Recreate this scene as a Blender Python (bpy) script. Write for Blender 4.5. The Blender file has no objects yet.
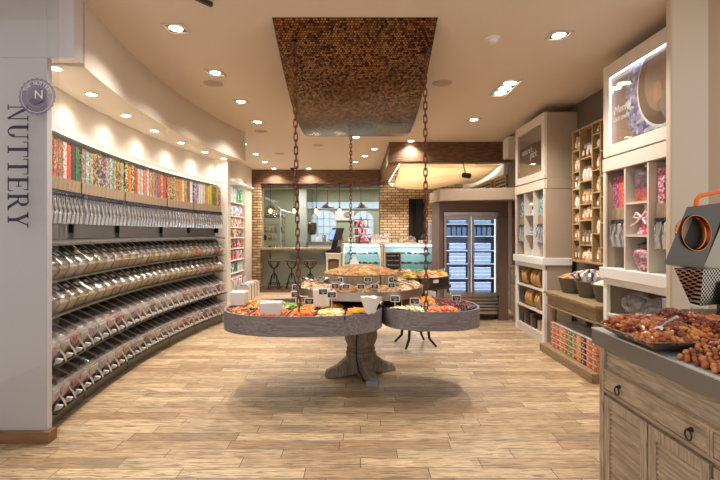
import bpy, math, random
from mathutils import Vector, Matrix
R_ = random.Random(7)
PI = math.pi
sc = bpy.context.scene
COL = sc.collection
H = 3.25          # ceiling height
EYE = 1.5

# ---------------------------------------------------------------- materials
def _new(name):
    m = bpy.data.materials.new(name); m.use_nodes = True
    return m, m.node_tree.nodes, m.node_tree.links, m.node_tree.nodes['Principled BSDF']
def lin(c):
    if isinstance(c, str):
        c = [int(c[i:i+2], 16)/255 for i in (0, 2, 4)]
    return tuple(((x/12.92) if x <= .04045 else ((x+.055)/1.055)**2.4) for x in c) + (1,)
def plain(name, c, rough=.5, metal=0, spec=.5, var=0, vscale=8, bump=0):
    m, n, l, p = _new(name)
    p.inputs['Base Color'].default_value = lin(c); p.inputs['Roughness'].default_value = rough
    p.inputs['Metallic'].default_value = metal; p.inputs['Specular IOR Level'].default_value = spec
    if var or bump:
        tc = n.new('ShaderNodeTexCoord'); nz = n.new('ShaderNodeTexNoise'); nz.inputs['Scale'].default_value = vscale
        nz.inputs['Detail'].default_value = 4; l.new(tc.outputs['Object'], nz.inputs['Vector'])
        if var:
            mx = n.new('ShaderNodeMix'); mx.data_type = 'RGBA'
            a = lin(c); mx.inputs['A'].default_value = tuple(x*(1-var) for x in a[:3])+(1,)
            mx.inputs['B'].default_value = tuple(min(1, x*(1+var)) for x in a[:3])+(1,)
            l.new(nz.outputs['Fac'], mx.inputs['Factor']); l.new(mx.outputs['Result'], p.inputs['Base Color'])
        if bump:
            b = n.new('ShaderNodeBump'); b.inputs['Strength'].default_value = bump; b.inputs['Distance'].default_value = .01
            l.new(nz.outputs['Fac'], b.inputs['Height']); l.new(b.outputs['Normal'], p.inputs['Normal'])
    return m
def glow(name, c, s):
    m, n, l, p = _new(name)
    p.inputs['Base Color'].default_value = lin(c); p.inputs['Emission Color'].default_value = lin(c)
    p.inputs['Emission Strength'].default_value = s
    return m
def clear(name, tint=(1, 1, 1), gl=.12, rough=.08, dens=0, dc=(.8, .8, .8)):
    m, n, l, p = _new(name); n.remove(p)
    out = n['Material Output']; t = n.new('ShaderNodeBsdfTransparent'); t.inputs['Color'].default_value = tuple(tint)+(1,)
    g = n.new('ShaderNodeBsdfGlossy'); g.inputs['Roughness'].default_value = rough
    lw = n.new('ShaderNodeLayerWeight'); lw.inputs['Blend'].default_value = .25
    mr = n.new('ShaderNodeMapRange'); mr.inputs['To Min'].default_value = gl*.35; mr.inputs['To Max'].default_value = min(1, gl*3.5)
    l.new(lw.outputs['Fresnel'], mr.inputs['Value'])
    mx = n.new('ShaderNodeMixShader'); l.new(mr.outputs['Result'], mx.inputs['Fac'])
    l.new(t.outputs[0], mx.inputs[1]); l.new(g.outputs[0], mx.inputs[2])
    last = mx
    if dens:
        d = n.new('ShaderNodeBsdfDiffuse'); d.inputs['Color'].default_value = tuple(dc)+(1,)
        m2 = n.new('ShaderNodeMixShader'); m2.inputs['Fac'].default_value = dens
        l.new(mx.outputs[0], m2.inputs[1]); l.new(d.outputs[0], m2.inputs[2]); last = m2
    l.new(last.outputs[0], out.inputs['Surface'])
    return m
def wood(name, c1, c2, axis='X', scale=1.0, rough=.55, stretch=14, bump=.25):
    """grain running along the given object axis"""
    m, n, l, p = _new(name)
    tc = n.new('ShaderNodeTexCoord'); mp = n.new('ShaderNodeMapping')
    s = [stretch]*3; s['XYZ'.index(axis)] = 1.2
    mp.inputs['Scale'].default_value = [v*scale for v in s]
    nz = n.new('ShaderNodeTexNoise'); nz.inputs['Scale'].default_value = 2.2; nz.inputs['Detail'].default_value = 7
    nz.inputs['Roughness'].default_value = .65; nz.inputs['Distortion'].default_value = .6
    cr = n.new('ShaderNodeValToRGB'); cr.color_ramp.elements[0].position = .32; cr.color_ramp.elements[1].position = .68
    cr.color_ramp.elements[0].color = lin(c1); cr.color_ramp.elements[1].color = lin(c2)
    b = n.new('ShaderNodeBump'); b.inputs['Strength'].default_value = bump; b.inputs['Distance'].default_value = .004
    l.new(tc.outputs['Object'], mp.inputs['Vector']); l.new(mp.outputs[0], nz.inputs['Vector'])
    l.new(nz.outputs['Fac'], cr.inputs['Fac']); l.new(cr.outputs[0], p.inputs['Base Color'])
    l.new(nz.outputs['Fac'], b.inputs['Height']); l.new(b.outputs[0], p.inputs['Normal'])
    p.inputs['Roughness'].default_value = rough
    return m
def cells(name, cols, scale=60, rough=.45, bump=.8, metal=0, dark=.45, rnd=1.0):
    """lumpy candy, nuts, mosaic: one colour per cell"""
    m, n, l, p = _new(name)
    tc = n.new('ShaderNodeTexCoord'); oi = n.new('ShaderNodeObjectInfo')
    ad = n.new('ShaderNodeVectorMath'); ad.operation = 'ADD'
    sv = n.new('ShaderNodeVectorMath'); sv.operation = 'SCALE'; sv.inputs[0].default_value = (3.1, 5.3, 7.7)
    l.new(oi.outputs['Random'], sv.inputs['Scale']); l.new(tc.outputs['Object'], ad.inputs[0]); l.new(sv.outputs[0], ad.inputs[1])
    v = n.new('ShaderNodeTexVoronoi'); v.inputs['Scale'].default_value = scale; v.inputs['Randomness'].default_value = rnd
    l.new(ad.outputs[0], v.inputs['Vector'])
    sp = n.new('ShaderNodeSeparateColor'); l.new(v.outputs['Color'], sp.inputs[0])
    cr = n.new('ShaderNodeValToRGB'); cr.color_ramp.interpolation = 'CONSTANT'
    e = cr.color_ramp.elements
    while len(e) < len(cols): e.new(.5)
    for i, c in enumerate(cols):
        e[i].position = i/len(cols); e[i].color = lin(c)
    l.new(sp.outputs[0], cr.inputs['Fac'])
    l.new(cr.outputs[0], p.inputs['Base Color'])
    iv = n.new('ShaderNodeMath'); iv.operation = 'SUBTRACT'; iv.inputs[0].default_value = 1; l.new(v.outputs['Distance'], iv.inputs[1])
    b = n.new('ShaderNodeBump'); b.inputs['Strength'].default_value = bump; b.inputs['Distance'].default_value = .6/scale
    l.new(iv.outputs[0], b.inputs['Height']); l.new(b.outputs[0], p.inputs['Normal'])
    p.inputs['Roughness'].default_value = rough; p.inputs['Metallic'].default_value = metal
    return m
def bricks(name, c1, c2, mortar, w, h, ms, axes, rough=.8, bump=.5, off=.5, noise=.25, bias=0, extra=None, bd=.01):
    """axes: which object axes feed brick x,y ('XY','XZ','YZ')"""
    m, n, l, p = _new(name)
    tc = n.new('ShaderNodeTexCoord'); sx = n.new('ShaderNodeSeparateXYZ'); cx = n.new('ShaderNodeCombineXYZ')
    l.new(tc.outputs['Object'], sx.inputs[0])
    l.new(sx.outputs[axes[0]], cx.inputs['X']); l.new(sx.outputs[axes[1]], cx.inputs['Y'])
    b = n.new('ShaderNodeTexBrick'); b.inputs['Scale'].default_value = 1
    b.inputs['Brick Width'].default_value = w; b.inputs['Row Height'].default_value = h
    b.inputs['Mortar Size'].default_value = ms; b.inputs['Color1'].default_value = lin(c1); b.inputs['Color2'].default_value = lin(c2)
    b.inputs['Mortar'].default_value = lin(mortar); b.offset = off; b.inputs['Bias'].default_value = bias
    if extra == 'grain':      # every plank row shifted by its own amount
        dv = n.new('ShaderNodeMath'); dv.operation = 'DIVIDE'; dv.inputs[1].default_value = h; l.new(sx.outputs[axes[1]], dv.inputs[0])
        fl = n.new('ShaderNodeMath'); fl.operation = 'FLOOR'; l.new(dv.outputs[0], fl.inputs[0])
        wn = n.new('ShaderNodeTexWhiteNoise'); wn.noise_dimensions = '1D'; l.new(fl.outputs[0], wn.inputs['W'])
        ml = n.new('ShaderNodeMath'); ml.operation = 'MULTIPLY_ADD'; ml.inputs[1].default_value = w*4; l.new(wn.outputs['Value'], ml.inputs[0]); l.new(sx.outputs[axes[0]], ml.inputs[2])
        c2_ = n.new('ShaderNodeCombineXYZ'); l.new(ml.outputs[0], c2_.inputs['X']); l.new(sx.outputs[axes[1]], c2_.inputs['Y'])
        l.new(c2_.outputs[0], b.inputs['Vector']); cx = c2_
    else:
        l.new(cx.outputs[0], b.inputs['Vector'])
    mp = n.new('ShaderNodeMapping'); mp.inputs['Scale'].default_value = (5, 55, 8) if extra == 'grain' else (9, 9, 9)
    nz = n.new('ShaderNodeTexNoise'); nz.inputs['Scale'].default_value = 1.6; nz.inputs['Detail'].default_value = 8; nz.inputs['Roughness'].default_value = .7
    l.new(cx.outputs[0], mp.inputs['Vector']); l.new(mp.outputs[0], nz.inputs['Vector'])
    r = n.new('ShaderNodeMapRange'); r.inputs['From Min'].default_value = .3; r.inputs['From Max'].default_value = .7
    r.inputs['To Min'].default_value = 1-noise; r.inputs['To Max'].default_value = 1+noise*.6
    l.new(nz.outputs['Fac'], r.inputs['Value'])
    vm = n.new('ShaderNodeVectorMath'); vm.operation = 'SCALE'; l.new(b.outputs['Color'], vm.inputs[0]); l.new(r.outputs[0], vm.inputs['Scale'])
    src = vm.outputs[0]
    if extra == 'grain':       # a second plank hue and grey weathered stains
        n2 = n.new('ShaderNodeTexNoise'); n2.inputs['Scale'].default_value = .9; n2.inputs['Detail'].default_value = 3
        m2 = n.new('ShaderNodeMapping'); m2.inputs['Scale'].default_value = (1.5, 7, 1)
        l.new(cx.outputs[0], m2.inputs['Vector']); l.new(m2.outputs[0], n2.inputs['Vector'])
        rr = n.new('ShaderNodeMapRange'); rr.inputs['From Min'].default_value = .55; rr.inputs['From Max'].default_value = .72
        rr.inputs['To Min'].default_value = 0; rr.inputs['To Max'].default_value = .6
        l.new(n2.outputs['Fac'], rr.inputs['Value'])
        mx = n.new('ShaderNodeMix'); mx.data_type = 'RGBA'; mx.inputs['B'].default_value = lin('7d766c')
        l.new(rr.outputs[0], mx.inputs['Factor']); l.new(src, mx.inputs['A']); src = mx.outputs['Result']
        w3 = n.new('ShaderNodeTexNoise'); w3.inputs['Scale'].default_value = 3; w3.inputs['Detail'].default_value = 5; w3.inputs['Distortion'].default_value = 1
        m3 = n.new('ShaderNodeMapping'); m3.inputs['Scale'].default_value = (1.6, 24, 1)
        l.new(cx.outputs[0], m3.inputs['Vector']); l.new(m3.outputs[0], w3.inputs['Vector'])
        r3 = n.new('ShaderNodeMapRange'); r3.inputs['From Min'].default_value = .52; r3.inputs['From Max'].default_value = .62
        r3.inputs['To Min'].default_value = 0; r3.inputs['To Max'].default_value = .8
        l.new(w3.outputs['Fac'], r3.inputs['Value'])
        mx2 = n.new('ShaderNodeMix'); mx2.data_type = 'RGBA'; mx2.inputs['B'].default_value = lin('73573d')
        l.new(r3.outputs[0], mx2.inputs['Factor']); l.new(src, mx2.inputs['A']); src = mx2.outputs['Result']
    l.new(src, p.inputs['Base Color'])
    bp = n.new('ShaderNodeBump'); bp.inputs['Strength'].default_value = bump; bp.inputs['Distance'].default_value = bd
    iv = n.new('ShaderNodeMath'); iv.operation = 'SUBTRACT'; iv.inputs[0].default_value = 1; l.new(b.outputs['Fac'], iv.inputs[1])
    l.new(iv.outputs[0], bp.inputs['Height']); l.new(bp.outputs[0], p.inputs['Normal'])
    p.inputs['Roughness'].default_value = rough
    return m

M = {}
M['plaster'] = plain('plaster', 'd9cfc2', .7, var=.04, vscale=3)
M['ceiling'] = plain('ceiling_paint', 'dccfbf', .85)
M['panel'] = plain('front_panel_paint', 'cdc5c8', .35, var=.03, vscale=2)
M['cream'] = plain('cream_paint', 'e9e0d2', .45)
M['white'] = plain('white_paint', 'ece9e4', .4)
M['floor'] = bricks('floor_planks', 'e0c49c', 'b08e69', '3f3024', .78, .125, .0024, 'XY', rough=.45, bump=.4, off=0, noise=.6, extra='grain', bd=.003)
M['darkfloor'] = wood('dark_floor', '4a3325', '71503a', 'X')
M['brick'] = bricks('buff_brick', 'dcc19a', 'b08a62', '4f3b2b', .225, .075, .009, 'XZ', bump=.8, noise=.2)
M['brickY'] = bricks('buff_brick_side', 'd9b07c', 'b98a58', '6a4c33', .225, .075, .009, 'YZ', bump=.8, noise=.2)
M['skirt'] = wood('skirting_wood', '6d4427', '9a6a42', 'X')
M['rustic'] = wood('rustic_beam', '3a2518', '8f6a4c', 'X', 2.2, .7)
M['rusticY'] = wood('rustic_beam_side', '3a2518', '8f6a4c', 'Y', 2.2, .7)
M['tan'] = wood('tan_wood', '85705a', 'b09a80', 'Z', 2)
M['rim'] = wood('grey_rim_wood', '5e585c', '9a9092', 'X', 1.6, .4, stretch=26)
M['drift'] = wood('driftwood_y', '85715e', 'cdb9a2', 'Y', 2.6, .6)
M['driftZ'] = wood('driftwood_z', '85715e', 'cdb9a2', 'Z', 2.6, .6)
M['driftL'] = wood('pale_driftwood', '8d7761', 'c9b193', 'Y', 1.5, .6)
M['console'] = wood('console_wood', '7a644b', 'a08765', 'Y', 1.8, .6)
M['pale'] = plain('taupe_laminate', 'b09c87', .5, var=.1, vscale=60)
M['palew'] = plain('pale_frame_paint', 'd8cdbf', .45, var=.03, vscale=10)
M['inner'] = plain('brown_shelf_lining', '7a5c47', .6, var=.08, vscale=20)
M['oak'] = wood('oak_grid', '8f7550', 'bea070', 'Y', 2, .5)
M['oakback'] = wood('oak_back', '6d5535', '92754a', 'Z', 2, .6)
M['brown'] = plain('brown_surround', '6b5348', .55, var=.04, vscale=6)
M['counterblk'] = plain('warm_grey_edge', '7f776f', .4)
M['pedestal'] = wood('weathered_pedestal', '6e5e4e', 'ab9a85', 'Z', 1.6, .6, stretch=8)
M['white_edge'] = plain('pale_grey_top', 'c9c5c2', .3)
M['steel'] = plain('brushed_steel', 'b4b0ac', .28, 1, var=.08, vscale=30)
M['dsteel'] = plain('dark_steel', '6a655f', .35, 1)
M['pewter'] = plain('pewter_pail', '6f6a62', .5, .7, var=.15, vscale=14)
M['iron'] = plain('dark_iron', '2a211c', .5, .6)
M['chain'] = plain('rusty_chain', '7a4a35', .4, .8)
M['black'] = plain('black_plastic', '121214', .35)
M['dkgrey'] = plain('dark_grey_metal', '3a3733', .45, .3)
M['grey'] = plain('grey_metal_panel', '76716d', .4, .4)
M['kick'] = plain('olive_kick_plate', '6b6456', .35, .5)
M['chrome'] = plain('chrome', 'd5d5d8', .12, 1)
M['copper'] = plain('bright_copper', 'd98a5a', .2, 1)
M['orange'] = plain('orange_handle', 'f4701a', .4)
M['green'] = plain('sage_panel', '8f9483', .5, var=.04, vscale=3)
M['sage2'] = plain('sage_wall', 'a9ab93', .6)
M['paper'] = plain('white_paper', 'e4e0de', .7)
M['cloth'] = plain('white_napkin', 'efece6', .8, bump=.3, vscale=40)
M['chalk'] = plain('chalkboard', '1c1b1b', .6)
M['chalkline'] = plain('chalk_writing', 'e8e6e0', .9)
M['fabric'] = wood('burlap_canopy', 'd0bd98', 'f4ebd8', 'X', 1.2, .9)
M['plastic'] = clear('clear_plastic', (.97, .97, .96), .16, .1, .06, (.9, .88, .86))
M['lid2'] = clear('clear_sweet_lid', (.95, .94, .93), .25, .1, .05, (.7, .62, .6))
M['acryl'] = clear('acrylic_tube', (.98, .98, .98), .07, .12, .05, (.95, .95, .95))
M['lid'] = clear('shade_tinted_lid', (.90, .88, .86), .22, .12, .10, (.5, .44, .4))  # brownish tint stands in for the shade inside the bins
M['glass'] = clear('window_glass', (.955, .96, .96), .06, .02)
M['frost'] = clear('spout_plastic', (.8, .8, .84), .35, .2, .35, (.75, .75, .78))
M['decal'] = clear('violet_decal', (.62, .58, .68), .02, .5, .4, (.27, .24, .34))
M['ink'] = plain('dark_violet_ink', '2a2438', .6)
M['lamp'] = glow('lamp_face', 'fff3dd', 14)
M['led'] = glow('led_strip', 'fff4dc', 6)
M['ledc'] = glow('cool_led', 'cfe4ff', 8)
M['rail_glow'] = glow('added_rail_glow', 'f6f4dc', 1.0)
M['fled'] = glow('fridge_led', 'd6e6ff', 3)
M['bulb'] = glow('filament_bulb', 'ffc98f', 14)
M['aqua'] = plain('aqua_glass_back', 'c6e2de', .3)
M['screen'] = glow('pos_screen', '7aa0c8', .6)
M['leather'] = plain('dark_seat_wood', '4b352a', .4)
M['nut'] = plain('candied_nut', 'a85a2c', .28, var=.35, vscale=3)
M['nut2'] = plain('dark_candied_nut', '7d3a1e', .25, var=.3, vscale=3)
M['nut3'] = plain('pale_candied_nut', 'c98550', .3, var=.3, vscale=3)
M['hole'] = plain('dark_drum_inside', '0d0b0b', .5)

# ---------------------------------------------------------------- mesh builder
class MB:
    def __init__(s): s.v = []; s.f = []
    def add(s, vs, fs):
        o = len(s.v); s.v += [tuple(v) for v in vs]; s.f += [tuple(i+o for i in f) for f in fs]; return s
    def box(s, x0, x1, y0, y1, z0, z1):
        vs = [(x, y, z) for z in (z0, z1) for y in (y0, y1) for x in (x0, x1)]
        return s.add(vs, [(0, 2, 3, 1), (4, 5, 7, 6), (0, 1, 5, 4), (2, 6, 7, 3), (0, 4, 6, 2), (1, 3, 7, 5)])
    def hexa(s, b, t):   # bottom 4 pts ccw, top 4 pts ccw
        return s.add(list(b)+list(t), [(3, 2, 1, 0), (4, 5, 6, 7)]+[(i, (i+1) % 4, 4+(i+1) % 4, 4+i) for i in range(4)])
    def prism(s, poly, fn, a, b):    # poly pts (p,q); fn(p,q,t)->xyz ; t=a,b
        n = len(poly)
        return s.add([fn(p, q, a) for p, q in poly]+[fn(p, q, b) for p, q in poly],
                     [tuple(range(n))[::-1], tuple(range(n, 2*n))]+[(i, (i+1) % n, n+(i+1) % n, n+i) for i in range(n)])
    def lathe(s, prof, c=(0, 0, 0), n=24, sx=1, sy=1):
        vs = []; fs = []; k = len(prof)
        for i in range(n):
            a = 2*PI*i/n
            for r, z in prof: vs.append((c[0]+r*sx*math.cos(a), c[1]+r*sy*math.sin(a), c[2]+z))
        for i in range(n):
            j = (i+1) % n
            for q in range(k-1): fs.append((i*k+q, j*k+q, j*k+q+1, i*k+q+1))
        if prof[0][0] > 1e-6: fs.append(tuple(i*k for i in range(n))[::-1])
        if prof[-1][0] > 1e-6: fs.append(tuple(i*k+k-1 for i in range(n)))
        return s.add(vs, fs)
    def tube(s, pts, r, n=8, closed=False, rs=None):
        P = [Vector(p) for p in pts]; m = len(P); vs = []; fs = []
        up = None
        for i in range(m):
            a = P[(i-1) % m] if (closed or i > 0) else P[i]
            b = P[(i+1) % m] if (closed or i < m-1) else P[i]
            t = (b-a).normalized()
            if up is None: up = Vector((0, 0, 1)) if abs(t.z) < .9 else Vector((1, 0, 0))
            u = (up-t*up.dot(t)).normalized(); w = t.cross(u); up = u
            rr = rs[i] if rs else r
            for k in range(n):
                an = 2*PI*k/n; vs.append(P[i]+u*rr*math.cos(an)+w*rr*math.sin(an))
        for i in range(m if closed else m-1):
            j = (i+1) % m
            for k in range(n): fs.append((i*n+k, i*n+(k+1) % n, j*n+(k+1) % n, j*n+k))
        if not closed: fs += [tuple(range(n))[::-1], tuple((m-1)*n+k for k in range(n))]
        return s.add(vs, fs)
    def blob(s, c, rx, ry, rz, rot=0, n=6, k=4, tilt=0):
        vs = [(0, 0, -1)]; fs = []
        for j in range(1, k):
            ph = -PI/2+PI*j/k
            for i in range(n): vs.append((math.cos(ph)*math.cos(2*PI*i/n), math.cos(ph)*math.sin(2*PI*i/n), math.sin(ph)))
        vs.append((0, 0, 1)); L = len(vs)-1
        for i in range(n): fs.append((0, 1+(i+1) % n, 1+i))
        for j in range(k-2):
            for i in range(n):
                a = 1+j*n; fs.append((a+i, a+(i+1) % n, a+n+(i+1) % n, a+n+i))
        a = 1+(k-2)*n
        for i in range(n): fs.append((a+i, a+(i+1) % n, L))
        ca, sa = math.cos(rot), math.sin(rot); ct, st = math.cos(tilt), math.sin(tilt); out = []
        for x, y, z in vs:
            x *= rx; y *= ry; z *= rz
            x, z = x*ct-z*st, x*st+z*ct
            out.append((c[0]+x*ca-y*sa, c[1]+x*sa+y*ca, c[2]+z))
        return s.add(out, fs)
    def strip(s, pts, w, nrm_off):   # flat ribbon from 2d->3d handled by caller
        return s
    def arc(s, prof, t0, t1, n=12, cx=8, cy=5.4):  # prof polygon (R,z)
        vs = []; k = len(prof); fs = []
        for i in range(n+1):
            t = t0+(t1-t0)*i/n
            for r, z in prof: vs.append((cx-r*math.cos(t), cy+r*math.sin(t), z))
        for i in range(n):
            for q in range(k):
                a = i*k+q; b = i*k+(q+1) % k; fs.append((a, b, b+k, a+k))
        fs += [tuple(range(k))[::-1], tuple(n*k+q for q in range(k))]
        return s.add(vs, fs)
    def build(s, name, mat, parent=None, bevel=0, smooth=True, seg=2, world=False):
        me = bpy.data.meshes.new(name); me.from_pydata(s.v, [], s.f)
        import bmesh
        bm = bmesh.new(); bm.from_mesh(me); bmesh.ops.recalc_face_normals(bm, faces=bm.faces); bm.to_mesh(me); bm.free()
        if smooth:
            me.polygons.foreach_set('use_smooth', [True]*len(me.polygons)); me.set_sharp_from_angle(angle=math.radians(38))
        me.materials.append(mat if not isinstance(mat, str) else M[mat])
        o = bpy.data.objects.new(name, me); COL.objects.link(o)
        if parent:
            o.parent = parent
            if world: o.matrix_parent_inverse = Matrix.Translation(-parent.location)
        if bevel:
            b = o.modifiers.new('bevel', 'BEVEL'); b.width = bevel; b.segments = seg; b.limit_method = 'ANGLE'
        return o
def W(mb, name, mat, parent, bevel=0): return mb.build(name, mat, parent, bevel, world=True)
def B(*a): return MB().box(*a)
def tag(o, label, cat, group=None, kind=None):
    if label: o['label'] = label
    if cat: o['category'] = cat
    if group: o['group'] = group
    if kind: o['kind'] = kind
    return o
def thing(name, label, cat, loc=(0, 0, 0), rz=0, group=None):
    o = bpy.data.objects.new(name, None); COL.objects.link(o); o.empty_display_size = .05
    o.location = loc; o.rotation_euler = (0, 0, rz); return tag(o, label, cat, group)
def struct(name, mb, mat, bevel=0, parent=None):
    o = mb.build(name, mat, parent, bevel)
    if not parent: o['kind'] = 'structure'
    return o
KIDS = {}
def copy_tree(o, parent=None):
    c = o.copy(); COL.objects.link(c)
    if parent: c.parent = parent
    for ch in [x for x in o.children]: copy_tree(ch, c)
    return c
def setmat(o, mat):
    o.material_slots[0].link = 'OBJECT'; o.material_slots[0].material = M[mat] if isinstance(mat, str) else mat
def kid(o, name):
    for c in o.children:
        if c.name.split('.')[0] == name: return c
def place(proto, used, loc, rz, label, group, scale=None, rot=None):
    if proto.name in used: o = copy_tree(proto)
    else: used.add(proto.name); o = proto
    o.location = loc; o.rotation_euler = rot or (0, 0, rz); o['label'] = label; o['group'] = group
    if scale: o.scale = scale
    return o
USED = set()
ONES = ['', 'first', 'second', 'third', 'fourth', 'fifth', 'sixth', 'seventh', 'eighth', 'ninth', 'tenth', 'eleventh', 'twelfth', 'thirteenth',
        'fourteenth', 'fifteenth', 'sixteenth', 'seventeenth', 'eighteenth', 'nineteenth']
TENS = ['', '', 'twenty', 'thirty', 'forty', 'fifty', 'sixty', 'seventy', 'eighty', 'ninety']
TTH = ['', '', 'twentieth', 'thirtieth', 'fortieth', 'fiftieth', 'sixtieth', 'seventieth', 'eightieth', 'ninetieth']
def nth(i):
    if i < 20: return ONES[i]
    if i < 100: return TTH[i//10] if i % 10 == 0 else TENS[i//10]+'-'+ONES[i % 10]
def at(px, py, Y): return Vector(((px-359)/450*Y, Y, EYE-(py-233)/450*Y))
def light(name, kind, loc, energy, color, size=.05, size_y=None, rot=(0, 0, 0), spot=None, blend=.6, parent=None):
    d = bpy.data.lights.new(name, kind); d.energy = energy; d.color = color
    if kind == 'AREA':
        d.size = size
        if size_y: d.shape = 'RECTANGLE'; d.size_y = size_y
    else: d.shadow_soft_size = size
    if kind == 'SPOT': d.spot_size = spot; d.spot_blend = blend
    o = bpy.data.objects.new(name, d); COL.objects.link(o); o.location = loc; o.rotation_euler = rot
    if parent: o.parent = parent
    return o
WARM = (1, .80, .60); WARM2 = (1, .92, .83); COOL = (.72, .86, 1)

def heap(name, label, cat, fn, n, size, mat, inside=None, grid=12, sq=(1, 1, .8), lift=.3, seed=0, group=None, under=None, nk=(6, 4), kind='stuff', parent=None, zb=None):
    """a mound of loose pieces: fn(u,v)->point on the mound's surface"""
    r = random.Random(seed+len(name)*13+n); mb = MB(); vs = []; ok = []
    for i in range(grid+1):
        for j in range(grid+1):
            p = fn(i/grid, j/grid); vs.append(p); ok.append(inside is None or inside(p[0], p[1]))
    fs = []; g = grid+1
    for i in range(grid):
        for j in range(grid):
            q = (i*g+j, (i+1)*g+j, (i+1)*g+j+1, i*g+j+1)
            if all(ok[k] for k in q): fs.append(q)
    mb.add(vs, fs)
    k = 0; tries = 0
    while k < n and tries < n*6:
        tries += 1
        p = fn(r.random(), r.random())
        if inside and not inside(p[0], p[1]): continue
        s = size*r.uniform(.75, 1.2)
        mb.blob((p[0], p[1], p[2]+s*lift*r.uniform(.3, 1)), s*sq[0], s*sq[1]*r.uniform(.8, 1.1), s*sq[2], r.uniform(0, 6.3), nk[0], nk[1], r.uniform(-.5, .5)); k += 1
    o = mb.build(name, mat, parent)
    tag(o, label, cat, group, kind)
    return o
def mound(x0, x1, y0, y1, z, h):
    return lambda u, v: (x0+(x1-x0)*u, y0+(y1-y0)*v, z+h*(1-(2*u-1)**4)*(1-(2*v-1)**4))
# ================================================================ the setting
struct('floor', B(-3.6, 3.6, -1.2, 12.7, -.05, 0), 'floor')
struct('trim_1', B(-2.9, -.75, 11.35, 12.66, .001, .006), 'darkfloor')
struct('ceiling', B(-3.6, 3.6, 2.6, 12.9, H, H+.1), 'ceiling')
# shopfront end panel on the left, wider above the opening of the candy wall
struct('wall_left_front', MB().box(-3.6, -2.24, 3.23, 3.285, 0, 2.76).box(-3.6, -2.24, 3.23, 3.34, 2.76, H).box(-2.24, -2.045, 3.23, 3.34, 2.76, H), 'panel', .003)
struct('baseboard_left', MB().box(-3.6, -2.205, 3.195, 3.229, 0, .085).box(-2.239, -2.205, 3.229, 3.29, 0, .085), 'skirt', .003)
T0, T1 = -.196, .2145
struct('wall_left', MB().arc([(10.72, 0), (10.72, H), (10.9, H), (10.9, 0)], T0, T1+.004, 28), 'plaster')
struct('trim_2', MB().arc([(10.27, 2.755), (10.27, H), (10.715, H), (10.715, 2.755)], T0, T1+.026, 28), 'plaster')   # curved bulkhead
struct('trim_3', MB().arc([(10.52, 2.315), (10.52, 2.355), (10.715, 2.355), (10.715, 2.315)], T0, T1, 28), 'cream')     # rail over the tubes
tag(MB().arc([(10.53, 2.298), (10.53, 2.314), (10.55, 2.314), (10.55, 2.298)], T0, T1, 28).build('light_strip', 'rail_glow'), 'added glowing strip under the cream rail, brightening the candy tubes', 'light strip')  # added glow under the rail, there to brighten the tubes
struct('trim_4', B(-3.0, -2.25, 7.70, 7.9, 0, H), 'cream', .004)                                                        # end column
# second stretch of left wall with the shelf alcove
struct('wall_left_rear', MB().box(-3.45, -3.36, 7.91, 12.7, 0, H).box(-3.36, -2.94, 7.91, 12.34, 2.72, H)
       .box(-3.36, -2.94, 11.66, 12.34, 0, 2.72).box(-3.36, -2.94, 7.91, 8.2, 0, 2.72), 'plaster')
struct('trim_5', MB().box(-2.96, -2.86, 8.2, 12.3, 2.69, 2.735), 'white')
struct('wall_brick_left', B(-3.36, -2.72, 12.42, 12.7, 0, 2.86), 'brick')
# back wall
WX0, WX1 = -2.72, .59
struct('wall_back', MB().box(WX0, WX1, 12.7, 12.8, 0, 1.06), 'green')
struct('wall_brick_back', MB().box(WX1, 1.41, 12.55, 12.8, 0, H).box(1.83, 3.1, 12.55, 12.8, 0, H).box(1.41, 1.83, 12.55, 12.8, 2.43, H)
       .box(1.41, 1.83, 12.55, 12.8, 0, .9), 'brick')
struct('trim_6', B(-3.36, .6, 12.42, 12.75, 2.862, H), 'rustic', .004)
struct('trim_7', B(.58, 2.94, 8.65, 8.9, 2.87, H-.001), 'rustic', .004)
struct('trim_8', B(.58, .80, 8.9, 12.42, 2.87, H-.001), 'rusticY', .004)
struct('trim_9', B(1.385, 1.855, 12.50, 12.549, .9, 2.45), plain('opening_dark', '17130f', .9))
struct('wall_right', B(2.95, 3.1, 3.4, 12.55, 0, H), plain('taupe_wall', '6f655e', .8))
struct('wall_right_front', B(2.315, 2.60, 3.34, 3.4, 0, H), plain('pillar_paint', 'd2c0ac', .5), .012)
struct('wall_right_return', B(2.6005, 3.6, 3.35, 3.4, 0, H), plain('warm_tan_wall', 'b79d82', .7))
# black curtain in the doorway
mb = MB(); n = 40
vs = []
for i in range(n+1):
    x = 1.42+.40*i/n; y = 12.485+.012*math.sin(i*1.3)
    vs += [(x, y, .92), (x, y, 2.42), (x, y+.006, .92), (x, y+.006, 2.42)]
fs = []
for i in range(n):
    a = 4*i; fs += [(a, a+4, a+5, a+1), (a+3, a+7, a+6, a+2), (a+1, a+5, a+7, a+3), (a, a+2, a+6, a+4)]
o = mb.add(vs, fs).build('door_curtain', plain('black_satin', '1a1614', .3)); tag(o, 'black satin curtain closing the narrow opening in the brick wall', 'curtain')

# window of the kitchen
w = struct('window_1', MB().box(WX0, WX1, 12.62, 12.70, 2.735, 2.765).box(WX0, WX1, 12.66, 12.72, 1.061, 1.09)
           .box(WX0, WX0+.03, 12.66, 12.72, 1.09, 2.735).box(WX1-.03, WX1, 12.66, 12.72, 1.09, 2.735), 'green')
struct('window_pane', MB().box(WX0+.03, -1.72, 12.685, 12.691, 1.09, 2.86).box(-1.71, -.62, 12.685, 12.691, 1.09, 2.86).box(-.61, WX1-.03, 12.685, 12.691, 1.09, 2.86), 'glass', parent=w)
struct('window_top_strip', B(WX0, WX1, 12.70, 12.72, 2.77, 2.86), plain('lilac_strip', 'b7adb5', .4), parent=w)
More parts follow.
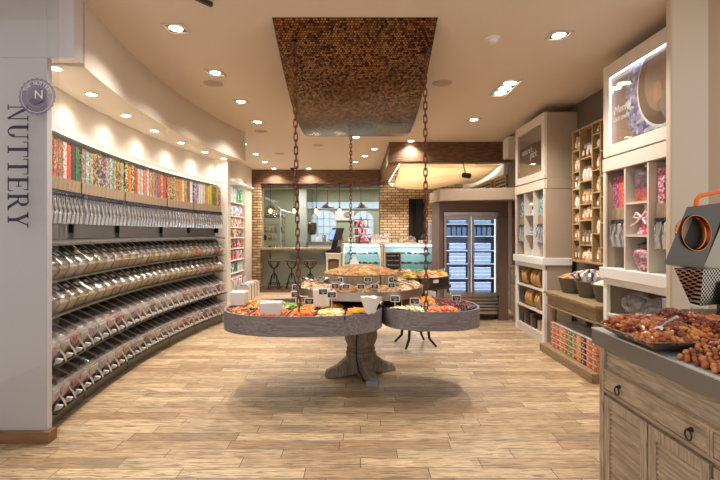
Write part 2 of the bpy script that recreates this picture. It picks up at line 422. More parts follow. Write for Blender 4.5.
# kitchen room beyond
struct('floor_kitchen', B(-3.6, 3.1, 12.81, 17, -.05, 0), plain('kitchen_floor', '8d867b', .5))
struct('ceiling_kitchen', B(-3.6, 3.1, 12.91, 17, 3.1, 3.2), 'sage2')
struct('wall_kitchen_back', B(-3.6, 3.1, 16.2, 16.3, 0, 3.1), 'sage2')
struct('wall_kitchen_left', B(-3.6, -3.5, 12.81, 16.2, 0, 3.1), 'sage2')
struct('wall_kitchen_right', B(2.2, 2.3, 12.81, 16.2, 0, 3.1), 'sage2')
struct('trim_10', B(-2.05, -1.8, 15.4, 15.7, 0, 3.1), plain('grey_pier', 'a3a6a0', .6))
day = glow('daylit_blue', 'a4b8c8', .6)
def arch(name, x0, x1, z0, z1, y, mat):
    cx = (x0+x1)/2; r = (x1-x0)/2; rise = .32
    pts = [(x0, z0), (x1, z0)]+[(cx+r*math.cos(a), z1-rise+rise*math.sin(a)) for a in [PI*i/14 for i in range(15)]]
    return struct(name, MB().prism(pts, lambda p, q, t: (p, t, q), y, y+.03), mat)
def bars(w, x0, x1, z0, z1, y, nx, nz):
    mb = MB()
    for i in range(nx+1): x = x0+(x1-x0)*i/nx; mb.box(x-.015, x+.015, y-.03, y, z0, z1-(.25 if i in (0, nx) else .02))
    for i in range(nz+1): z = z0+(z1-.3-z0)*i/nz; mb.box(x0, x1, y-.03, y, z-.012, z+.012)
    struct('window_bars', mb, plain('window_bar_paint', 'b9c2c0', .5), parent=w)
w2 = arch('window_2', -1.72, -.82, 1.2, 2.32, 16.16, day); bars(w2, -1.72, -.82, 1.2, 2.32, 16.16, 4, 3)
w3 = arch('window_3', -.2, .52, 1.2, 2.28, 16.16, day); bars(w3, -.2, .52, 1.2, 2.28, 16.16, 3, 3)
w4 = struct('window_4', B(-2.1, .75, 16.17, 16.19, 2.38, 2.62), day)
struct('window_frame', MB().box(-2.14, .79, 16.12, 16.17, 2.34, 2.38).box(-2.14, .79, 16.12, 16.17, 2.62, 2.66).box(-.72, -.68, 16.12, 16.17, 2.38, 2.62), 'green', parent=w4)
o = B(-.86, -.18, 16.10, 16.13, 1.95, 2.30).build('wall_poster', 'paper'); tag(o, 'pale poster with grey ring drawing hung between the arched kitchen windows', 'poster')
mb = MB()
for k in range(5):
    a = [(.0+.05*k, 0)]
    mb.tube([(-.4+(.04+.025*k)*math.cos(t*PI/8), 16.095, 2.14+(.04+.025*k)*math.sin(t*PI/8)*.7) for t in range(16)], .005, 4, True)
mb.build('ring_drawing', 'dkgrey', o)
# kitchen rack, bright pole, cabinets and pots
t = thing('kitchen_rack', 'grey steel kitchen rack with jars, seen through the left of the window', 'rack', (-2.75, 14.4, 0))
for z in (.9, 1.25, 1.5, 1.75): W(B(-3.1, -2.4, 14.2, 14.6, z, z+.03), 'shelf', 'steel', t)
for x in (-3.1, -2.42):
    for y in (14.2, 14.57): W(B(x, x+.03, y, y+.03, 0, 2.0), 'post', 'steel', t)
o = B(-3.12, -2.4, 14.18, 14.62, 2.01, 2.09).build('storage_box', plain('lilac_box', '8d8590', .5), bevel=.01); tag(o, 'flat lilac grey box lying on top of the kitchen rack', 'box')
jr = MB().lathe([(0, 0), (.05, 0), (.055, .02), (.055, .12), (.04, .15), (.04, .17), (0, .17)], n=10).build('kitchen_jar', 'palew')
tag(jr, None, 'jar')
for k, z in enumerate((.93, 1.28, 1.53)):
    for j in range(4):
        o = jr if (k, j) == (0, 0) else jr.copy()
        if o is not jr: COL.objects.link(o)
        o.location = (-3.0+.17*j, 14.35, z); setmat(o, ['palew', 'dkgrey', 'copper', 'white'][(j+k) % 4])
        tag(o, '%s jar on the %s shelf of the kitchen rack, %s from the left' % (['pale', 'dark', 'copper', 'white'][(j+k) % 4], ['low', 'middle', 'high'][k], nth(j+1)), 'jar', 'jars on the kitchen rack')
o = MB().tube([(-2.38, 13.6, 1.0), (-2.38, 13.6, 2.22), (-2.62, 13.5, 2.42)], .03, 8).tube([(-2.38, 13.6, 2.2), (-1.95, 13.6, 2.06)], .022, 8).box(-2.43, -2.33, 13.55, 13.65, 0, 1.0).build('kitchen_extractor_arm', plain('pale_blue_metal', 'b9d0d2', .3, .3))
tag(o, 'pale blue jointed extractor arm standing in the kitchen near its rack', 'pipe')
t = thing('kitchen_cabinet', 'low sage kitchen cabinet below the arched windows', 'cabinet', (-.6, 15.6, 0))
W(B(-1.75, .9, 15.3, 15.95, 0, 1.16), 'body', plain('kitchen_unit', 'b7bfb4', .5), t, .01)
W(B(-1.78, .93, 15.27, 15.97, 1.16, 1.2), 'worktop', 'steel', t)
for k, (x, h, r, m_) in enumerate([(-1.45, .16, .09, 'white'), (-1.2, .22, .07, 'chrome'), (-.9, .12, .11, 'steel'), (-.62, .2, .07, 'copper'), (-.3, .15, .08, 'white'), (.05, .2, .08, 'steel'), (.35, .14, .1, 'chrome')]):
    o = MB().lathe([(0, 0), (r, 0), (r, h*.8), (r*.9, h), (r*.8, h), (r*.8, h*.85), (0, h*.84)], n=14).build('cooking_pot', m_)
    o.location = (x, 15.5, 1.201); tag(o, '%s kitchen pot on the worktop beyond the window, %s from the left' % (m_.replace('chrome', 'shiny').replace('steel', 'metal'), nth(k+1)), 'pot', 'pots on the kitchen worktop')
o = MB().lathe([(0, 0), (.1, .02), (.14, .1), (.15, .2), (.14, .38), (.12, .4), (0, .4)], n=18).build('copper_kettle', plain('old_copper', '5e4a3c', .35, .7)); o.location = (-1.49, 14.3, 1.43)
tag(o, 'dark hanging kitchen vessel left of the arched window', 'vessel')
mb = MB().tube([(-1.49, 14.3, 1.83), (-1.49, 14.3, 3.1)], .008, 6).build('hanger_rod', 'iron', o); mb.matrix_parent_inverse = Matrix.Translation(-o.location)

# glass with the sign, in front of the end panel
g = struct('window_5', B(-3.4, -2.10, 3.145, 3.153, .0, H), 'glass')

# ---- writing on the glass
YG = 3.1449
def flat(mb, poly):   # poly in glyph coords already mapped to (X,Z)
    n = len(poly)
    mb.add([(x, YG, z) for x, z in poly]+[(x, YG-.0012, z) for x, z in poly],
           [tuple(range(n)), tuple(range(n, 2*n))[::-1]]+[(i, (i+1) % n, n+(i+1) % n, n+i) for i in range(n)])
TK, TN, SF = .16, .055, .05   # thick, thin, serif thickness (cap height 1)
def bar(x0, x1, y0, y1): return [(x0, y0), (x1, y0), (x1, y1), (x0, y1)]
def arcs(cx, cy, rx, ry, a0, a1, wo, wi, n=10):
    out = []
    for i in range(n):
        p, q = math.radians(a0+(a1-a0)*i/n), math.radians(a0+(a1-a0)*(i+1)/n)
        out.append([(cx+rx*math.cos(p), cy+ry*math.sin(p)), (cx+rx*math.cos(q), cy+ry*math.sin(q)),
                    (cx+(rx-wo-(wi-wo)*abs(math.cos(q)))*math.cos(q), cy+(ry-TN)*math.sin(q)), (cx+(rx-wo-(wi-wo)*abs(math.cos(p)))*math.cos(p), cy+(ry-TN)*math.sin(p))])
    return out
GL = {
 'N': (.86, [bar(.12, .175, 0, 1), bar(.70, .755, 0, 1), [(.08, 1), (.25, 1), (.755, 0), (.66, 0)], bar(0, .28, 0, SF), bar(0, .2, 1-SF, 1), bar(.58, .86, 1-SF, 1)]),
 'U': (.84, [bar(.12, .12+TK, .32, 1), bar(.66, .66+TN, .32, 1), bar(0, .38, 1-SF, 1), bar(.54, .84, 1-SF, 1)]+arcs(.4175, .34, .2975, .34, 180, 360, TN, TK)),
 'T': (.78, [bar(.31, .31+TK, 0, 1), bar(0, .78, 1-TN, 1), bar(0, TN*.8, .76, 1), bar(.78-TN*.8, .78, .76, 1), bar(.2, .58, 0, SF)]),
 'E': (.74, [bar(.1, .1+TK, 0, 1), bar(0, .7, 1-TN, 1), bar(0, .74, 0, TN), bar(.2, .52, .5, .5+TN), bar(.655, .7, .78, 1), bar(.695, .74, 0, .24), bar(.48, .52, .4, .65)]),
 'R': (.86, [bar(.1, .1+TK, 0, 1), bar(0, .36, 0, SF), bar(0, .4, 1-TN, 1), bar(.2, .4, .48, .48+TN), [(.34, .5), (.5, .5), (.84, 0), (.66, 0)], bar(.66, .9, 0, SF)]+arcs(.38, .755, .3, .245+.03, -90, 90, TN, TK)),
 'Y': (.8, [bar(.32, .32+TK, 0, .46), [(.32, .44), (.48, .44), (.24, 1), (.08, 1)], [(.4, .44), (.48, .46), (.72, 1), (.655, 1)], bar(0, .34, 1-SF, 1), bar(.54, .82, 1-SF, 1), bar(.22, .58, 0, SF)]),
}
mb = MB(); X0 = -2.455; cap = .145; zc = 2.40; total = sum(GL[c][0]+.09 for c in 'NUTTERY'); k = .875/total
for ch in 'NUTTERY':
    wd, polys = GL[ch]
    for poly in polys: flat(mb, [(X0+y*cap, zc-x*k) for x, y in poly])
    zc -= (wd+.09)*k
o = mb.build('shop_lettering', 'ink', smooth=False); tag(o, 'tall dark serif lettering NUTTERY running down the left glass', 'lettering')
# seal
SX, SZ, SR = -2.248, 2.452, .128
sd = thing('round_seal', 'scalloped violet round seal with a white N on the left glass', 'emblem', (SX, YG, SZ))
pts = []
for i in range(144):
    a = 2*PI*i/144; r = SR*(1+.03*math.cos(a*24)); pts.append((SX+r*math.cos(a), SZ+r*math.sin(a)))
mb = MB(); n = len(pts); mb.add([(x, YG-.002, z) for x, z in pts], [tuple(range(n))]); W(mb, 'seal_disc', 'decal', sd)
mb = MB(); mb.tube([(SX+SR*.86*math.cos(a), YG-.004, SZ+SR*.86*math.sin(a)) for a in [2*PI*i/64 for i in range(64)]], .0016, 5, True)
for i in range(40):
    a = 2*PI*i/40; mb.box(SX+SR*.56*math.cos(a)-.001, SX+SR*.56*math.cos(a)+.001, YG-.005, YG-.003, SZ+SR*.56*math.sin(a)-.001, SZ+SR*.56*math.sin(a)+.001)
W(mb, 'seal_ring', 'chalkline', sd)
def textmesh(txt, size, extr=.0008):
    cu = bpy.data.curves.new('t', 'FONT'); cu.body = txt; cu.size = size; cu.extrude = extr; cu.align_x = 'CENTER'; cu.align_y = 'CENTER'
    ob = bpy.data.objects.new('t', cu); COL.objects.link(ob); dg = bpy.context.evaluated_depsgraph_get(); dg.update()
    me = bpy.data.meshes.new_from_object(ob.evaluated_get(dg)); bpy.data.objects.remove(ob); me.materials.clear(); return me
def text(txt, size, mat, loc, rot, parent=None, name='writing', extr=.0008, shear=0):
    me = textmesh(txt, size, extr)
    if shear:
        for v in me.vertices: v.co.x += v.co.y*shear
    me.materials.append(M[mat]); o = bpy.data.objects.new(name, me); COL.objects.link(o); o.location = loc; o.rotation_euler = rot
    if parent:
        o.parent = parent; o.matrix_parent_inverse = Matrix.Translation(-parent.location)
    return o
for i, ch in enumerate('THE NUTTERY'):
    a = math.radians(150-i*13.0)
    if ch != ' ': text(ch, .034, 'chalkline', (SX+SR*.72*math.cos(a), YG-.004, SZ+SR*.72*math.sin(a)), (PI/2, a-PI/2, 0) if 0 else Matrix.Rotation(0, 3, 'X').to_euler(), sd, 'seal_letter').rotation_euler = (Matrix.Rotation(PI/2-a, 3, 'Y') @ Matrix.Rotation(PI/2, 3, 'X')).to_euler()
text('N', .085, 'chalkline', (SX+.012, YG-.004, SZ+.012), (PI/2, 0, 0), sd, 'seal_letter')
mb = MB()
for k in range(3): mb.tube([(SX-.05+.1*i/16, YG-.004, SZ-.028-.007*k+.014*math.sin(i/16*PI*2+k)) for i in range(17)], .0014, 4)
W(mb, 'seal_flourish', 'ink', sd)

# ================================================================ ceiling fittings
def ceil(px, py):
    Y = (H-EYE)*450/(233-py); return ((px-359)/450*Y, Y)
dl = thing('downlight', '', 'ceiling light')
MB().box(-.095, .095, -.095, -.075, -.012, 0).box(-.095, .095, .075, .095, -.012, 0).box(-.095, -.075, -.075, .075, -.012, 0).box(.075, .095, -.075, .075, -.012, 0).build('frame', plain('fitting_white', 'cfc6ba', .4), dl)
MB().box(-.075, .075, -.075, .075, -.003, -.0005).build('housing', 'grey', dl)
MB().lathe([(0, -.006), (.055, -.006), (.055, -.003), (0, -.003)], n=20).build('lamp_face', 'lamp', dl)
DL = [(176, 28, 'left row, nearest the shopfront'), (215, 72.5, 'left row, second from the front'), (241, 101.5, 'left row, third from the front'), (257.5, 121.7, 'left row, fourth from the front'),
      (559, 35, 'right row, nearest the shopfront'), (474, 119.5, 'right row, just beyond the triple fitting'), (243.5, 143.8, 'hard by the far end of the curved bulkhead'),
      (255.8, 153.8, 'near the alcove shelves'), (264.8, 161.9, 'beside the far end of the alcove'), (273.8, 168.4, 'by the rear beam, leftmost'), (308.7, 168.4, 'by the rear beam, centre'),
      (356, 137, 'just behind the hanging mosaic sheet'), (374.5, 149, 'left of the timber canopy, nearer one'), (364.7, 155.8, 'left of the timber canopy, middle one'), (355.5, 161.8, 'left of the timber canopy, farthest one'),
      (411, 140.8, 'right in front of the timber canopy beam')]
LP = []
for px, py, d in DL:
    x, y = ceil(px, py); place(dl, USED, (x, y, H), 0, 'square ceiling downlight, '+d, 'square ceiling downlights'); LP.append((x, y))
tx, ty = ceil(505, 88)
t = thing('triple_downlight', 'long ceiling fitting with three lamps in a row on the right', 'ceiling light', (tx, ty, H))
MB().box(-.11, .11, -.3, -.28, -.014, 0).box(-.11, .11, .28, .3, -.014, 0).box(-.11, -.09, -.28, .28, -.014, 0).box(.09, .11, -.28, .28, -.014, 0).build('frame', 'white', t)
MB().box(-.09, .09, -.28, .28, -.003, -.0005).build('housing', 'grey', t)
for k in (-1, 0, 1):
    o = MB().lathe([(0, -.008), (.07, -.008), (.07, -.003), (0, -.003)], n=20).build('lamp_face', 'lamp', t); o.location = (0, k*.18, 0)
sp = MB().lathe([(0, -.008), (.10, -.008), (.115, -.001), (.115, 0), (0, 0)], n=28).build('ceiling_speaker', plain('speaker_grille', 'b7a897', .8)); tag(sp, '', 'speaker')
for px, py, d in [(213, 83.5, 'beside the second downlight of the left row'), (442, 83, 'right of the mosaic sheet'), (261, 131, 'over the alcove end of the left wall'), (279.5, 153.5, 'farther back toward the brick wall'), (318, 145, 'left of the far end of the mosaic sheet')]:
    x, y = ceil(px, py); place(sp, USED, (x, y, H-.001), 0, 'round flush ceiling speaker, '+d, 'flush ceiling speakers')
x, y = ceil(493, 38)
t = thing('smoke_detector', 'round white smoke detector on the ceiling between the downlights', 'smoke detector', (x, y, H))
MB().lathe([(0, -.02), (.06, -.02), (.065, 0), (0, 0)], n=24).build('base', 'white', t); MB().lathe([(0, -.045), (.03, -.045), (.045, -.02), (0, -.02)], n=24).build('sensor', 'white', t)
x, y = ceil(293, 168.5)
t = thing('dome_camera', 'small black dome camera on the ceiling before the rear beam', 'camera', (x, y-.1, H))
MB().lathe([(0, -.03), (.06, -.03), (.07, 0), (0, 0)], n=20).build('base', 'black', t); MB().lathe([(0, -.09), (.03, -.08), (.05, -.05), (.05, -.03), (0, -.03)], n=20).build('dome', 'black', t)
o = MB().box(-.07, .07, -.015, .015, -.03, 0).build('ceiling_slot_fitting', 'dkgrey'); x, y = ceil(203.5, -1); o.location = (x, y, H-.001); o.rotation_euler = (0, 0, .9); tag(o, 'dark slim ceiling slot fitting at the top edge of view', 'ceiling fitting')
# soffit lights under the bulkhead
so = thing('soffit_light', '', 'ceiling light')
MB().lathe([(.045, -.006), (.06, -.006), (.06, 0), (.045, 0), (.045, -.006)], n=20).build('bezel', 'cream', so)
MB().lathe([(0, -.012), (.03, -.011), (.044, -.006), (.044, -.001), (0, -.001)], n=18).build('lamp_face', 'lamp', so)
SL = []
for i, th in enumerate((-.190, -.128, -.058, .010, .080, .148, .208)):
    x = 8-10.50*math.cos(th); y = 5.4+10.50*math.sin(th); SL.append((x, y, th))
    place(so, USED, (x, y, 2.754), 0, 'round light in the curved soffit, %s from the shopfront' % nth(i+1), 'soffit lights above the candy wall')

# hanging mosaic sheet
mb = MB(); n = 40; vs = []
def sheetz(y): return 2.76+.488*((5.5-y)/1.85)**2
for i in range(n+1):
    y = 3.65+3.7*i/n; z = sheetz(y)
    vs += [(-.705, y, z), (.64, y, z), (-.705, y, z+.03), (.64, y, z+.03)]
fs = [(0, 1, 3, 2), (4*n, 4*n+2, 4*n+3, 4*n+1)]
for i in range(n):
    a = 4*i; fs += [(a, a+4, a+5, a+1), (a+2, a+3, a+7, a+6), (a, a+2, a+6, a+4), (a+1, a+5, a+7, a+3)]
cm = bricks('copper_mosaic', 'a07c5a', '30231b', '18110c', .023, .021, .0022, 'XY', rough=.26, bump=.8, noise=.55, bd=.004); cm.node_tree.nodes['Principled BSDF'].inputs['Metallic'].default_value = .9
o = mb.add(vs, fs).build('mosaic_canopy', cm); tag(o, 'sagging sheet of copper penny mosaic hanging below the ceiling', 'canopy')
def chain(label, p0, p1, pitch=.058, name='hanging_chain'):
    a, b = Vector(p0), Vector(p1); L = (b-a).length; k = int(L/pitch); d = (b-a)/k; mb = MB()
    for i in range(k):
        c = a+d*(i+.5); hl = pitch*.68; w_ = .015; pts = []
        for q in range(12):
            an = 2*PI*q/12; dx = w_*math.cos(an); dz = (hl-w_)*(1 if math.sin(an) > .01 else -1 if math.sin(an) < -.01 else 0)+w_*math.sin(an)
            pts.append((c.x+(dx if i % 2 else 0), c.y+(0 if i % 2 else dx), c.z+dz))
        mb.tube(pts, .0055, 6, True)
    o = mb.build(name, 'chain'); tag(o, label, 'chain', 'chains hanging to the display table'); return o
chain('rust brown chain dropping to the left fruit tray', (-.56, 3.87, sheetz(3.87)-.02), (-.515, 3.87, .83))
chain('rust brown chain dropping to the right fruit tray', (.584, 3.98, sheetz(3.98)-.02), (.60, 4.02, .83))
chain('thin far chain dropping behind the nut pyramid', (-.125, 6.9, 3.03), (-.12, 6.45, .84))
for k, (x, y) in enumerate(((-.56, 3.87), (.584, 3.98))):
    o = MB().lathe([(.016, -.004), (.028, -.004), (.028, .004), (.016, .004), (.016, -.004)], n=20).build('chain_eyelet', 'dsteel'); o.location = (x, y, sheetz(y)-.012); o.rotation_euler = (-.42, 0, 0)
    tag(o, 'steel eyelet in the mosaic sheet around the %s chain' % ['left', 'right'][k], 'eyelet', 'eyelets in the mosaic sheet')

# fabric canopy
mb = MB(); vs = []; fs = []; nu, nv = 20, 24
for i in range(nu+1):
    for j in range(nv+1):
        u, v = i/nu, j/nv; y = 8.95+3.3*v; x = .82+(2.0-.2*v)*u
        z = 2.86-.30*4*v*(1-v)*(.55+.45*math.sin(PI*min(1, u+.15)))-.02*math.sin(v*30)*(1-(2*u-1)**2)*.4
        vs.append((x, y, z))
for i in range(nu):
    for j in range(nv): a = i*(nv+1)+j; fs.append((a, a+1, a+nv+2, a+nv+1))
o = mb.add(vs, fs).build('fabric_canopy', 'fabric'); so_ = o.modifiers.new('thick', 'SOLIDIFY'); so_.thickness = .006
tag(o, 'sagging tan burlap canopy slung inside the timber frame', 'canopy')
m, nn, ll, pp = M['fabric'], M['fabric'].node_tree.nodes, M['fabric'].node_tree.links, M['fabric'].node_tree.nodes['Principled BSDF']
tr = nn.new('ShaderNodeBsdfTranslucent'); mxs = nn.new('ShaderNodeMixShader'); mxs.inputs[0].default_value = .5
ll.new(pp.inputs['Base Color'].links[0].from_socket, tr.inputs[0]); ll.new(pp.outputs[0], mxs.inputs[1]); ll.new(tr.outputs[0], mxs.inputs[2]); ll.new(mxs.outputs[0], nn['Material Output'].inputs[0])
o = B(.801, .825, 8.95, 12.3, 2.9, 2.96).build('light_strip', 'led'); tag(o, 'long white light strip inside the left side of the timber frame', 'light strip', 'light strips in the timber frame')
o = B(.9, 2.85, 8.901, 8.93, 2.9, 2.95).build('light_strip', 'led'); tag(o, 'white light strip behind the front timber beam', 'light strip', 'light strips in the timber frame')
# ================================================================ the candy wall on the left
TH = [-.196, -.130, -.044, .057, .130, .2135]
NT = [9, 11, 14, 9, 12]; NBN = [4, 5, 7, 5, 6]
MODN = ['nearest the shopfront', 'second from the shopfront', 'the middle one', 'fourth from the shopfront', 'the farthest, beside the end column']
for i in range(5):
    a, b = TH[i], TH[i+1]; mid = (a+b)/2; e = .0006
    loc = (8-10.6*math.cos(mid), 5.4+10.6*math.sin(mid), 0)
    t = thing('display_stand', 'curved grey candy display stand along the left wall, '+MODN[i], 'display stand', loc)
    def A(prof, name, mat, a0=a+e, b0=b-e, n=6): return MB().arc(prof, a0, b0, n).build(name, mat, t, world=True)
    A([(10.695, .16), (10.695, 1.83), (10.715, 1.83), (10.715, .16)], 'back_panel', 'grey')
    A([(10.50, 1.403), (10.50, 1.425), (10.69, 1.45), (10.69, 1.403)], 'top_ledge', 'grey')
    for z, r0 in ((1.122, 10.50), (.852, 10.50), (.487, 10.46), (.137, 10.46)):
        A([(r0, z), (r0, z+.011), (10.69, z+.011), (10.69, z)], 'shelf', 'kick' if z > .8 else 'black')
    A([(10.555, .0), (10.545, .128), (10.69, .128), (10.69, .0)], 'kick_plate', 'kick', a+.001, b-.001)
    A([(10.66, .87), (10.66, 1.0), (10.69, 1.0), (10.69, .87)], 'rear_rail', 'dkgrey')
    A([(10.555, 1.835), (10.555, 1.85), (10.69, 1.85), (10.69, 1.835)], 'tube_bracket', 'black')
    A([(10.63, 1.5), (10.63, 1.86), (10.70, 1.86), (10.70, 1.5)], 'post', 'black', b-.0022, b-.0008, 1)
    if i < 4: A([(10.66, 1.45), (10.66, 1.62), (10.694, 1.62), (10.694, 1.45)], 'display_panel', plain('slate_panel', '8a8684', .35, .3), a+.004, b-.004)

# gravity tube prototype, front at x=0, width along y, base z=0
tp = thing('dispenser_tube', '', 'candy dispenser')
tw = .0325
MB().box(-.11, -.004, -tw, tw, .27, .735).build('tube', 'acryl', tp, .004)
MB().box(-.104, -.010, -tw+.004, tw-.004, .37, .69).build('candy_fill', cells('seed', ['ffffff'], 60), tp)
MB().box(-.1, .0, -tw, tw, .26, .375).build('wood_front', 'tan', tp, .002)
MB().box(-.09, .012, -tw+.003, tw-.003, .225, .259).tube([(.012, -.012, .24), (.04, -.012, .235), (.05, .012, .235), (.012, .012, .24)], .004, 6).build('valve', plain('dark_blue_valve', '2a3242', .3), tp, .002)
mb = MB(); secs = [(-.01, .225, .024, .03), (-.004, .17, .022, .024), (.018, .11, .018, .02), (.01, .05, .019, .02), (.0, .0, .024, .026)]
vs = []; fs = []
for x, z, dy, dx in secs: vs += [(x-dx, -dy, z), (x+dx*.6, -dy, z), (x+dx*.6, dy, z), (x-dx, dy, z)]
for q in range(4):
    a = 4*q; fs += [(a+k, a+(k+1) % 4, a+4+(k+1) % 4, a+4+k) for k in range(4)]
mb.add(vs, fs).build('spout', 'frost', tp)
MB().tube([(.02, 0, .24), (.045, 0, .20), (.035, 0, .13), (.05, 0, .07)], .006, 6).build('lever', 'chrome', tp)
PAL = {
 'yellow and orange': ['e8b02a', 'e0762a', 'f2d04c', 'c9512a'], 'red and green fruit': ['c9242a', 'd98a2a', '3f7a35', 'e0b030', 'b01c2a'], 'orange and red': ['d9542a', 'e89a3a', 'b5301f', 'f0d8b0'],
 'mixed bright': ['d93a2a', '3a78b0', 'f0c030', 'e87a2a', '4a9a4a'], 'white and red': ['f2ece6', 'efe6e0', 'd8483a', 'f5efe8'], 'solid orange': ['e8561f', 'f06a28', 'e04a18'], 'dark chocolate': ['33231c', '4a342a', '231814'],
 'green': ['1f7a35', '2f9a45', '186028'], 'pebble grey': ['8d7c70', 'c8bcae', '6b4a3f', 'b8957a'], 'aqua and white': ['5fb5ac', 'eae6da', '9ccfc6', 'c9b28a'], 'beige and brown': ['c8a878', '8a6a45', '9fbcae', 'e3d0a8'],
 'black and gold': ['2b241c', 'c9a040', '6a5028', 'e0c070'], 'black and orange': ['201c1a', 'e08a3a', 'e8dcc8', '2a5a7a'], 'blue and black': ['2a3a5a', '20201f', 'b8c4cc', 'c06a3a'], 'red and grey': ['b0483f', '8b8f96', 'd88a6a', 'd8cfc4'],
 'teal': ['45a8a0', '7fd0c4', 'd9e8dc'], 'orange and cream': ['e8963f', 'f0d9b0', 'c86a3a', '8aa060'], 'yellow and black': ['e8c23a', '1f1f1c', '4a7a35', 'f0e0a0'], 'bright orange': ['f08a2a', 'f5a040', 'e87818'],
 'red': ['d8332f', 'e85048', 'c02a2a'], 'pale yellow': ['e8dca0', 'f2ecd0', 'd8c070'], 'pink and white': ['e89aa0', 'f4eae4', 'f0b8b8', 'faf2ec'], 'salmon': ['e88a6a', 'f0a888', 'e07858'], 'purple and grey': ['7a5a8a', '9a98a8', 'c8a0c0', '5a6a7a'],
 'tan': ['c89a60', 'b08048', 'dcb888'], 'brown': ['8a5a38', '6a4028', 'a87850'], 'white': ['f4f0ea', 'ece6de', 'ffffff'], 'purple and white': ['9a6aa8', 'f0eaf2', 'c8a8d0', '7a4a90'], 'yellow': ['f4cc1a', 'f8dc40', 'e8b810'],
 'olive green': ['5a7a28', '8a9a30', '3f5a20'], 'magenta and pink': ['d8439a', 'f0a0c8', 'e870b0', 'b8307a'], 'coral red': ['f0583f', 'e8402f', 'f88060'], 'rose and white': ['d8507a', 'f4dce4', 'b83058', 'f0a0b8'],
 'blue and white': ['4a8ab8', 'e0ecf2', '8ab8d8', '2a5a8a'], 'sea green and white': ['6ab0b0', 'e4eee8', '3a8a90', 'a8d0c8']}
CM = {k: cells('candy_'+k.replace(' ', '_'), v, 62, .35, .7, rnd=.8) for k, v in PAL.items()}
SEQ = ['yellow and orange', 'yellow and orange', 'red and green fruit', 'orange and red', 'mixed bright', 'white and red', 'solid orange', 'dark chocolate', 'green',
       'pebble grey', 'aqua and white', 'beige and brown', 'black and gold', 'black and orange', 'blue and black', 'red and grey', 'teal', 'orange and cream', 'black and gold', 'beige and brown',
       'yellow and black', 'bright orange', 'yellow and black', 'red', 'pale yellow', 'pink and white', 'salmon', 'pink and white', 'orange and cream', 'tan', 'purple and grey', 'red', 'orange and cream', 'red',
       'orange and red', 'yellow and black', 'orange and cream', 'tan', 'bright orange', 'pale yellow', 'tan', 'brown', 'white',
       'purple and white', 'purple and white', 'white', 'white', 'pale yellow', 'tan', 'yellow', 'yellow', 'olive green', 'olive green', 'bright orange', 'black and orange']
q = 0
for i in range(5):
    for j in range(NT[i]):
        dt = (TH[i+1]-TH[i]-.003)/NT[i]; th = TH[i]+dt*(j+.5)
        x, y = 8-10.565*math.cos(th), 5.4+10.565*math.sin(th); c = SEQ[q]; q += 1
        o = place(tp, USED, (x, y, 1.578), -th, 'tube of %s candy on the left wall, %s from the shopfront' % (c, nth(q)), 'dispenser tubes along the left wall', (1, dt*10.56/.067, 1))
        f = kid(o, 'candy_fill'); setmat(f, CM[c]); s = R_.uniform(.92, 1.05); f.scale.z = s; f.location.z = .37*(1-s)

def bulge(pts, name, mat, par, w=.49, k=.86, thin=0):
    x0 = min(p for p, q in pts); z0 = min(q for p, q in pts); vs = []; fs = []; n = len(pts)
    sl = [(-w, k), (-w*.86, .95), (-w*.5, .99), (0, 1), (w*.5, .99), (w*.86, .95), (w, k)]
    for y, s in sl: vs += [(x0+(p-x0)*s, y, z0+(q-z0)*s) if not thin else (p-(1-s)*.10, y, q-(1-s)*.16) for p, q in pts]
    for i in range(len(sl)-1):
        for q in range(n): a = i*n+q; b = i*n+(q+1) % n; fs.append((a, b, b+n, a+n))
    fs += [tuple(range(n))[::-1], tuple((len(sl)-1)*n+q for q in range(n))]
    return MB().add(vs, fs).build(name, mat, par)
# scoop bins of the two upper rows (unit width 1 along y)
ba = thing('scoop_bin', '', 'bin')
def prof_part(pts, name, mat, par, y0=-.5, y1=.5, bevel=0): return MB().prism(pts, lambda p, q, t: (p, t, q), y0, y1).build(name, mat, par, bevel)
bulge([(-.185, 0), (-.185, .25), (-.16, .252), (.0, .125), (.012, .09), (-.04, 0)], 'shell', 'plastic', ba)
bulge([(-.158, .2545), (-.155, .2585), (.006, .131), (.002, .127)], 'lid', 'lid', ba, thin=1)
prof_part([(-.09, .207), (-.087, .2085), (-.055, .1835), (-.058, .182)], 'label_tag', 'paper', ba, -.15, .15)
mb = MB(); g = 8; vs = []; fs = []
bulge([(-.18, .005), (-.18, .19), (-.1, .165), (-.03, .105), (-.008, .085), (-.046, .005)], 'contents', cells('seed2', ['c8a878'], 60), ba, .46, .9)
MB().hexa([(-.158, -.49, .259), (-.158, -.465, .259), (.004, -.465, .132), (.004, -.49, .132)], [(-.158, -.49, .264), (-.158, -.465, .264), (.007, -.465, .137), (.007, -.49, .137)]).build('lid_highlight', 'palew', ba)  # pale strip stands in for the highlight between neighbouring bins
MB().tube([(.004, -.2, .128), (.014, -.2, .14), (.014, .2, .14), (.004, .2, .128)], .003, 5).build('lid_handle', 'chrome', ba)
bb = thing('sweet_bin', '', 'bin')
bulge([(-.225, 0), (-.225, .285), (-.19, .29), (-.02, .20), (.02, .15), (.018, .09), (-.03, .02), (-.05, 0)], 'shell', 'plastic', bb)
bulge([(-.188, .2935), (-.186, .298), (-.016, .207), (-.02, .2035)], 'lid', 'lid2', bb, thin=1)
bulge([(-.22, .005), (-.22, .245), (-.19, .25), (-.03, .175), (.012, .14), (.01, .095), (-.035, .03), (-.05, .005)], 'contents', cells('seed3', ['c8a878'], 60), bb, .45, .88)
prof_part([(.0, .168), (.022, .156), (.026, .17), (.004, .186)], 'front_rail', 'plastic', bb, -.49, .49)
MB().tube([(-.186, -.475, .283), (-.1, -.475, .24), (-.018, -.475, .195)], .003, 5).build('lid_highlight', 'palew', bb)  # pale line put in as the highlight along the lid side
